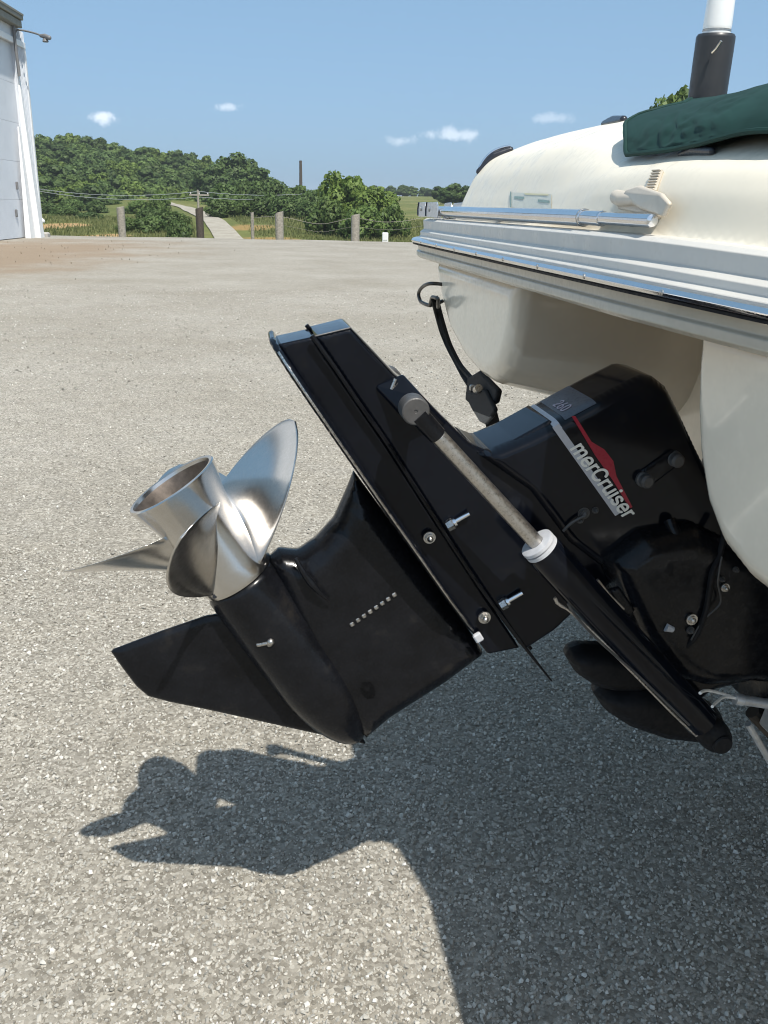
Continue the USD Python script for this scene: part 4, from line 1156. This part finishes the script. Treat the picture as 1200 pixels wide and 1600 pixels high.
obj('door', rbox(ub_ + [0, -.125, -.25], (.22, .02, .3), .006), 'metal_white', ubx, smooth=20)
# white bits by the shed
q = at_depth(63, 344, 50)
obj('white_boulder', hullof((q, .16), (q + [.12, 0, -.05], .12), (q + [-.1, .1, -.08], .12)), 'metal_white', label='small white boulder on the bank just right of the shed', cat='boulder')

# ================================================================== trees
def crown_mesh(seed, lobes, n, size, flat=.75, low=.12):
    """Leaf clumps spread over and inside a set of lobes (x, y, z, r)."""
    r = np.random.default_rng(seed)
    L = np.array(lobes, float)
    vol = L[:, 3] ** 2; k = r.choice(len(L), n, p=vol / vol.sum())
    d = r.normal(size=(n, 3)); d /= np.linalg.norm(d, axis=1, keepdims=True)
    rad = L[k, 3] * (1 - .55 * r.random(n) ** 2.2)
    rad *= 1 + .5 * (meshkit.noise(d * 2.6 + k[:, None] * 7.3, seed) - .5)
    c = L[k, :3] + d * rad[:, None] * np.array([1, 1, flat])
    keep = c[:, 2] > low
    c, d = c[keep], d[keep]; n = len(c)
    nv = d + r.normal(size=(n, 3)) * .65 + [0, 0, .35]; nv /= np.linalg.norm(nv, axis=1, keepdims=True)
    a = np.cross(nv, r.normal(size=(n, 3))); a /= np.linalg.norm(a, axis=1, keepdims=True); b = np.cross(nv, a)
    s = size * (.55 + .9 * r.random(n))[:, None]
    bend = nv * s * .3
    # a bent five-cornered clump
    P = np.stack([c - a * s, c - a * s * .15 + b * s * .75 + bend, c + a * s, c + a * s * .2 - b * s * .7 + bend], 1)
    i = np.arange(n)[:, None] * 4
    f = np.concatenate([i + [0, 2, 1], i + [0, 3, 2]])
    nr = d * .8 + nv * .45 + [0, 0, .25]; nr /= np.linalg.norm(nr, axis=1, keepdims=True)
    return P.reshape(-1, 3), f, np.repeat(nr, 4, 0)


def lobes(seed, w, h, base, n=9):
    r = np.random.default_rng(seed); out_ = [(0, 0, base + (h - base) * .55, w * .36)]
    for i in range(n):
        a = i * 2.399 + r.random(); t = (i + .5) / n
        z = base + (h - base) * (.16 + .74 * t); rr = w * .5 * (1 - .75 * abs(t - .38) ** 1.3) * (.45 + .35 * r.random())
        out_.append((math.cos(a) * rr, math.sin(a) * rr, z, w * (.17 + .11 * r.random()) * (1.1 - .35 * t)))
    return out_


def trunk_mesh(seed, h, r0, w):
    r = np.random.default_rng(seed)
    parts = [tube(spline([(0, 0, -.5), (r.normal() * .04, 0, h * .25), (r.normal() * .12, r.normal() * .12, h * .5), (0, 0, h * .85)], 10), np.linspace(r0, r0 * .25, 10), 7)]
    for i in range(5):
        a = i * 2.4; z = h * (.28 + .09 * i)
        parts.append(tube(spline([(0, 0, z), (math.cos(a) * w * .16, math.sin(a) * w * .16, z + h * .12), (math.cos(a) * w * .3, math.sin(a) * w * .3, z + h * .2)], 6), np.linspace(r0 * .45, r0 * .12, 6), 5))
    return cat_(parts)


KINDS = [  # name, height, width, crown base, leaf clump, number, material, low shrub
    ('deciduous_tree', 8.0, 6.4, 1.4, .30, 4200, 'leaf_mid'), ('deciduous_tree', 9.0, 6.0, 1.8, .30, 4200, 'leaf_deep'),
    ('deciduous_tree', 7.0, 7.0, 1.0, .29, 4200, 'leaf_deep'), ('deciduous_tree', 6.0, 5.6, .8, .26, 4000, 'leaf_bright'),
    ('shrub', 3.6, 4.6, .2, .17, 3200, 'leaf_mid'), ('shrub', 3.2, 5.0, .15, .17, 3200, 'leaf_deep'), ('shrub', 4.0, 4.4, .2, .16, 4200, 'leaf_bright')]
sources = {}


def tree(kind, x, y, z, height, width, label, group=None):
    nm, h, w, cb, sz, n, mt = KINDS[kind]
    rz = float(rng.random() * 360)
    sc = (width / w, width / w, height / h)
    if kind not in sources:
        # the first of its kind carries the shape
        root = UsdGeom.Xform.Define(stage, numbered('/World', nm)); path = str(root.GetPath())
        root.AddTranslateOp().Set(Gf.Vec3d(float(x), float(y), float(z))); root.AddRotateZOp().Set(rz); root.AddScaleOp().Set(Gf.Vec3f(*map(float, sc)))
        keys(root.GetPrim(), label, 'tree' if nm != 'shrub' else 'shrub', group)
        usdkit.mesh(stage, path + '/trunk', trunk_mesh(kind, h, .16 if nm != 'shrub' else .05, w), MAT['bark'], smooth=40)
        cv_, cf_, cn_ = crown_mesh(40 + kind, lobes(kind + 3, w, h, cb, 11), n, sz, low=cb * .4)
        cm_ = usdkit.mesh(stage, path + '/crown', (cv_, cf_), MAT[mt], smooth=False)
        tone(cm_, np.repeat(np.random.default_rng(kind).random(len(cv_) // 4), 4))
        cm_.CreateNormalsAttr(cn_.astype(np.float32).tolist()); cm_.SetNormalsInterpolation('vertex')
        sources[kind] = path
        return path
    p = UsdGeom.Xform.Define(stage, numbered('/World', nm))
    p.AddTranslateOp().Set(Gf.Vec3d(float(x), float(y), float(z))); p.AddRotateZOp().Set(rz); p.AddScaleOp().Set(Gf.Vec3f(*map(float, sc)))
    p.GetPrim().GetReferences().AddInternalReference(sources[kind]); p.GetPrim().SetInstanceable(True)
    keys(p.GetPrim(), label, 'tree' if nm != 'shrub' else 'shrub', group)
    return str(p.GetPath())


def tree_px(kind, px, ptop, d, wpx, label, group=None, sink=.2):
    """A tree whose top stands at pixel (px, ptop) at depth d, rooted in the terrain there."""
    t = at_depth(px, ptop, d); z = float(terrain(t[0], t[1])) - sink
    return tree(kind, t[0], t[1], z, t[2] - z, wpx / F_PX * d * 1.03, label, group)


# named ones
tree_px(6, 541, 268, 62, 78, 'bright green rounded bush right of the tall ridge pole, tallest of its clump')
tree_px(6, 585, 292, 60, 78, 'bright green bush at the right end of the clump behind the fence')
tree_px(4, 515, 308, 58, 60, 'lower mid green bush filling the left side of the bright clump')
tree_px(4, 612, 318, 58, 48, 'small dark bush just left of the grass bank beside the boat')
tree_px(4, 566, 322, 56, 70, 'low leafy bush right behind the rightmost fence post')
tree_px(2, 368, 240, 128, 72, 'dome shaped dark tree where the wooded hill ends on the right')
tree_px(1, 395, 262, 122, 60, 'smaller rounded tree tucked at the right of the dome shaped tree')
tree_px(2, 338, 258, 126, 66, 'broad dark tree tucked at the left of the dome shaped tree')
for px, top, d, w in [(352, 288, 84, 62), (392, 284, 86, 70), (428, 284, 88, 64), (462, 290, 86, 60), (488, 298, 82, 48), (372, 305, 78, 60), (412, 304, 78, 66), (452, 308, 76, 62), (345, 310, 76, 48), (484, 316, 74, 50)]:
    tree_px(5 if px % 3 else 4, px, top, d, w, 'dark green shrub in the thicket right of the gravel lane', 'shrubs of the thicket by the lane')
tree_px(4, 249, 298, 80, 30, 'upright narrow shrub standing alone left of the gravel lane')
tree_px(4, 268, 330, 62, 46, 'low round bush on the grass just left of the gravel lane')
tree_px(5, 238, 338, 56, 50, 'low dark bush behind the left wooden post')
for px, top, d, w in [(705, 286, 130, 34), (690, 291, 150, 26), (722, 290, 128, 30)]:
    tree_px(1, px, top, d, w, 'dark tree on the ridge just behind the boat deck edge', 'ridge trees behind the boat deck')
tree_px(0, 1054, 141, 46, 104, 'green treetop peeking over the boat cover beside the light pole')
tree_px(0, 1110, 158, 50, 110, 'green treetop mostly hidden behind the boat cover')
# wood on the left hill
r = np.random.default_rng(12)
top_line = PchipInterpolator([20, 60, 100, 130, 165, 200, 235, 270, 300, 320, 345], [208, 209, 208, 213, 220, 231, 229, 234, 238, 244, 258])
n_t = 0
for row, (d, dy, step) in enumerate([(172, 0, 21), (160, 14, 24), (148, 27, 26), (137, 40, 28), (126, 53, 30), (115, 66, 32), (104, 79, 36)]):
    for px in np.arange(26 + (row % 2) * 11, 350 - row * 4, step):
        px = px + r.normal() * 3.5
        top = float(top_line(np.clip(px, 20, 345))) + dy + r.normal() * 3.2
        dd = d + r.normal() * 3
        t = at_depth(px, top, dd); z = float(terrain(t[0], t[1])) - .3
        if row > 4 and 225 < px < 300: continue
        if row == 6 and px > 200: continue
        k = int(r.choice([0, 1, 2, 3], p=[.36, .28, .24, .12]))
        ph = max(5.0, t[2] - z); z = t[2] - ph
        w = min(8.2, max(4.6, step * 1.75 / F_PX * dd))
        tree(k, t[0], t[1], z, ph, w * (.9 + .25 * r.random()), 'leafy green tree in the wood covering the hill right of the shed', 'trees of the wood on the left hill'); n_t += 1
for px, pt, d, w in [(78, 318, 84, 34), (110, 312, 88, 40), (150, 314, 86, 36), (215, 312, 84, 40), (232, 326, 66, 40), (278, 345, 50, 40), (140, 332, 70, 46), (100, 322, 78, 44), (205, 340, 56, 40)]:
    tree_px(4 if px % 2 else 5, px, pt, d, w, 'green shrub on the open slope between the wood and the yard', 'shrubs on the slope below the wood')
# far hedges on the ridge
for px in np.arange(505, 700, 13):
    px = px + r.normal() * 3; d = 262 + r.normal() * 6
    tree_px(int(r.choice([0, 1, 2])), px, 288 + (px - 505) * .035 + r.normal() * 1.6, d, 17 + r.random() * 8, 'small distant tree in the hedge along the far ridge', 'far hedge trees on the ridge', sink=.6)

# grass bank by the boat
bk = at_depth(645, 372, 42)
xs_, ys_ = np.meshgrid(np.linspace(-3.2, 9, 40), np.linspace(-5, 6, 26), indexing='ij')
hz = 1.15 * np.exp(-np.clip((-(xs_ - 1.2)), 0, None) ** 2 / 1.6) * np.exp(-(ys_ / 2.8) ** 2) * np.clip((xs_ + 3.2) / 2, 0, 1) - .06
hz += (meshkit.fbm(np.stack([xs_ * .9, ys_ * .9, 0 * xs_], -1), 3, 8) - .5) * .15
tz = np.minimum(terrain(bk[0] + xs_, bk[1] + ys_), 0)
obj('grass_bank', grid_mesh(np.stack([bk[0] + xs_, bk[1] + ys_, tz + np.maximum(hz, -.05)], -1), flip=True), 'meadow', smooth=True, kind='structure')

# ------------------------------------------------------------------ rough grass and weeds beyond the yard
r = np.random.default_rng(5)


def blades(n, xf, hmin, hmax, wid, mt, name, zf):
    x, y = xf(n)
    z = zf(x, y)
    a = r.random(n) * 2 * np.pi; h = hmin + (hmax - hmin) * r.random(n) ** 2; w = wid * (.6 + .8 * r.random(n))
    dx, dy = np.cos(a), np.sin(a); ln = (r.random(n) - .2) * h * .8
    b0 = np.stack([x - dx * w, y - dy * w, z - .03], 1); b1 = np.stack([x + dx * w, y + dy * w, z - .03], 1)
    t = np.stack([x - dy * ln, y + dx * ln, z + h], 1)
    m = np.stack([x - dy * ln * .3 + dx * w * .7, y + dx * ln * .3 + dy * w * .7, z + h * .55], 1)
    P = np.stack([b0, b1, m, t], 1).reshape(-1, 3); i = np.arange(n)[:, None] * 4
    p_ = numbered('/World', name)
    g_ = usdkit.mesh(stage, p_, (P, np.vstack([i + [0, 1, 2], i + [0, 2, 3]])), MAT[mt], smooth=False)
    tone(g_, np.repeat(r.random(n), 4)); keys(g_.GetPrim(), kind='stuff')
    return p_


def wedge(d0, d1, p0, p1):
    def f(n):
        d = d0 + (d1 - d0) * r.random(n) ** 1.3; px = p0 + (p1 - p0) * r.random(n)
        return (px - 600) / 1480 * d, d
    return f


def in_soil(x, y):
    o = np.zeros(len(x), bool)
    for px, py, d, rx, ry in SOIL:
        c = at_depth(px, py, d); o |= (((x - c[0]) / rx) ** 2 + ((y - c[1]) / ry) ** 2 < .8) & (r.random(len(x)) < .85)
    return o


def clear_lane(x, y):
    lx = np.interp(y, lane[:, 1], lane[:, 0])
    return np.where(((np.abs(x - lx) < 1.6) & (y > 43.5)) | in_soil(x, y), -50, 0)


obj_g = blades(42000, wedge(36.5, 75, -40, 720), .08, .34, .028, 'grass_blade', 'rough_grass', lambda x, y: terrain(x, y) + clear_lane(x, y))
keys(stage.GetPrimAtPath(obj_g), 'rough yellow green grass growing beyond the edge of the gravel', 'grass')
wx = lambda n: (-7.6 + r.normal(size=n) * 1.7, 22 + r.normal(size=n) * 4.5)
obj_w = blades(110, wx, .02, .06, .010, 'dry_weed', 'dry_weeds', lambda x, y: yard(x, y))
keys(stage.GetPrimAtPath(obj_w), 'sparse dry weeds scattered on the brown patch of the yard', 'weeds')

# ------------------------------------------------------------------ crushed stone lying loose on the yard
r = np.random.default_rng(77)
protos = []
for k in range(14):
    p = r.normal(size=(15 + k % 3, 3)); p /= np.linalg.norm(p, axis=1, keepdims=True)
    p *= (1 + .16 * r.normal(size=(len(p), 1)))
    h = trimesh.convex.convex_hull(p * [1.12, .92, .74])
    protos.append((np.array(h.vertices), np.array(h.faces)))


def scatter(n, y0, y1, half0, half1, smin, smax):
    y = y0 + (y1 - y0) * np.sqrt(r.random(n) * (1 - (half0 / half1) ** 2) + (half0 / half1) ** 2) if False else y0 + (y1 - y0) * r.random(n)
    hw = half0 + (half1 - half0) * (y - y0) / (y1 - y0)
    x = (r.random(n) * 2 - 1) * hw
    s = smin * np.exp(r.random(n) ** 2.2 * math.log(smax / smin)) / 2
    return x, y, s


sets = [scatter(38000, .80, 1.75, .85, 1.15, .0032, .0105), scatter(34000, 1.75, 3.1, 1.15, 1.7, .0040, .0115), scatter(16000, 3.1, 6.0, 1.7, 2.9, .0055, .012), scatter(15000, 6.0, 14.0, 2.9, 6.4, .008, .02), scatter(260, .85, 3.2, .9, 1.75, .011, .017)]
x = np.concatenate([s[0] for s in sets]); y = np.concatenate([s[1] for s in sets]); s = np.concatenate([q[2] for q in sets])
k = r.integers(0, len(protos), len(x)); n = len(x)
Q = r.normal(size=(n, 4)); Q[:, 1:3] *= .45; Q /= np.linalg.norm(Q, axis=1, keepdims=True)
w_, a_, b_, c_ = Q.T
RM = np.stack([1 - 2 * (b_ * b_ + c_ * c_), 2 * (a_ * b_ - c_ * w_), 2 * (a_ * c_ + b_ * w_), 2 * (a_ * b_ + c_ * w_), 1 - 2 * (a_ * a_ + c_ * c_), 2 * (b_ * c_ - a_ * w_), 2 * (a_ * c_ - b_ * w_), 2 * (b_ * c_ + a_ * w_), 1 - 2 * (a_ * a_ + b_ * b_)], 1).reshape(n, 3, 3)
zz = yard(x, y) + s * (r.random(n) * .65 + .15)
VV, FF, TT, nv = [], [], [], 0
for j, (pv, pf) in enumerate(protos):
    i = np.nonzero(k == j)[0]
    v = np.einsum('nij,vj->nvi', RM[i], pv) * s[i, None, None] + np.stack([x[i], y[i], zz[i]], 1)[:, None]
    f = pf[None] + (np.arange(len(i)) * len(pv))[:, None, None] + nv
    nv += v.shape[0] * v.shape[1]; VV.append(v.reshape(-1, 3)); TT.append(np.repeat(r.random(len(i)), len(pv))); FF.append(f.reshape(-1, 3))
st_ = usdkit.mesh(stage, '/World/crushed_stone', trimesh.Trimesh(np.vstack(VV), np.vstack(FF), process=False), MAT['stone'], smooth=False)
tone(st_, np.concatenate(TT))
keys(st_.GetPrim(), 'pale grey crushed stone lying loose over the yard', 'gravel', None, 'stuff')

# ------------------------------------------------------------------ summer haze
mat('haze', {'v': ('principled_volume', {'color': (.93, .96, 1.0), 'density': .00042, 'anisotropy': .2})}, [], surface=None, volume='v.volume')
hz_ = obj('haze', trimesh.creation.box(bounds=[[-2600, -1600, -12], [2600, 3600, 30]]), 'haze', smooth=False, kind='stuff', label='thin summer haze over the yard and hills', cat='haze')
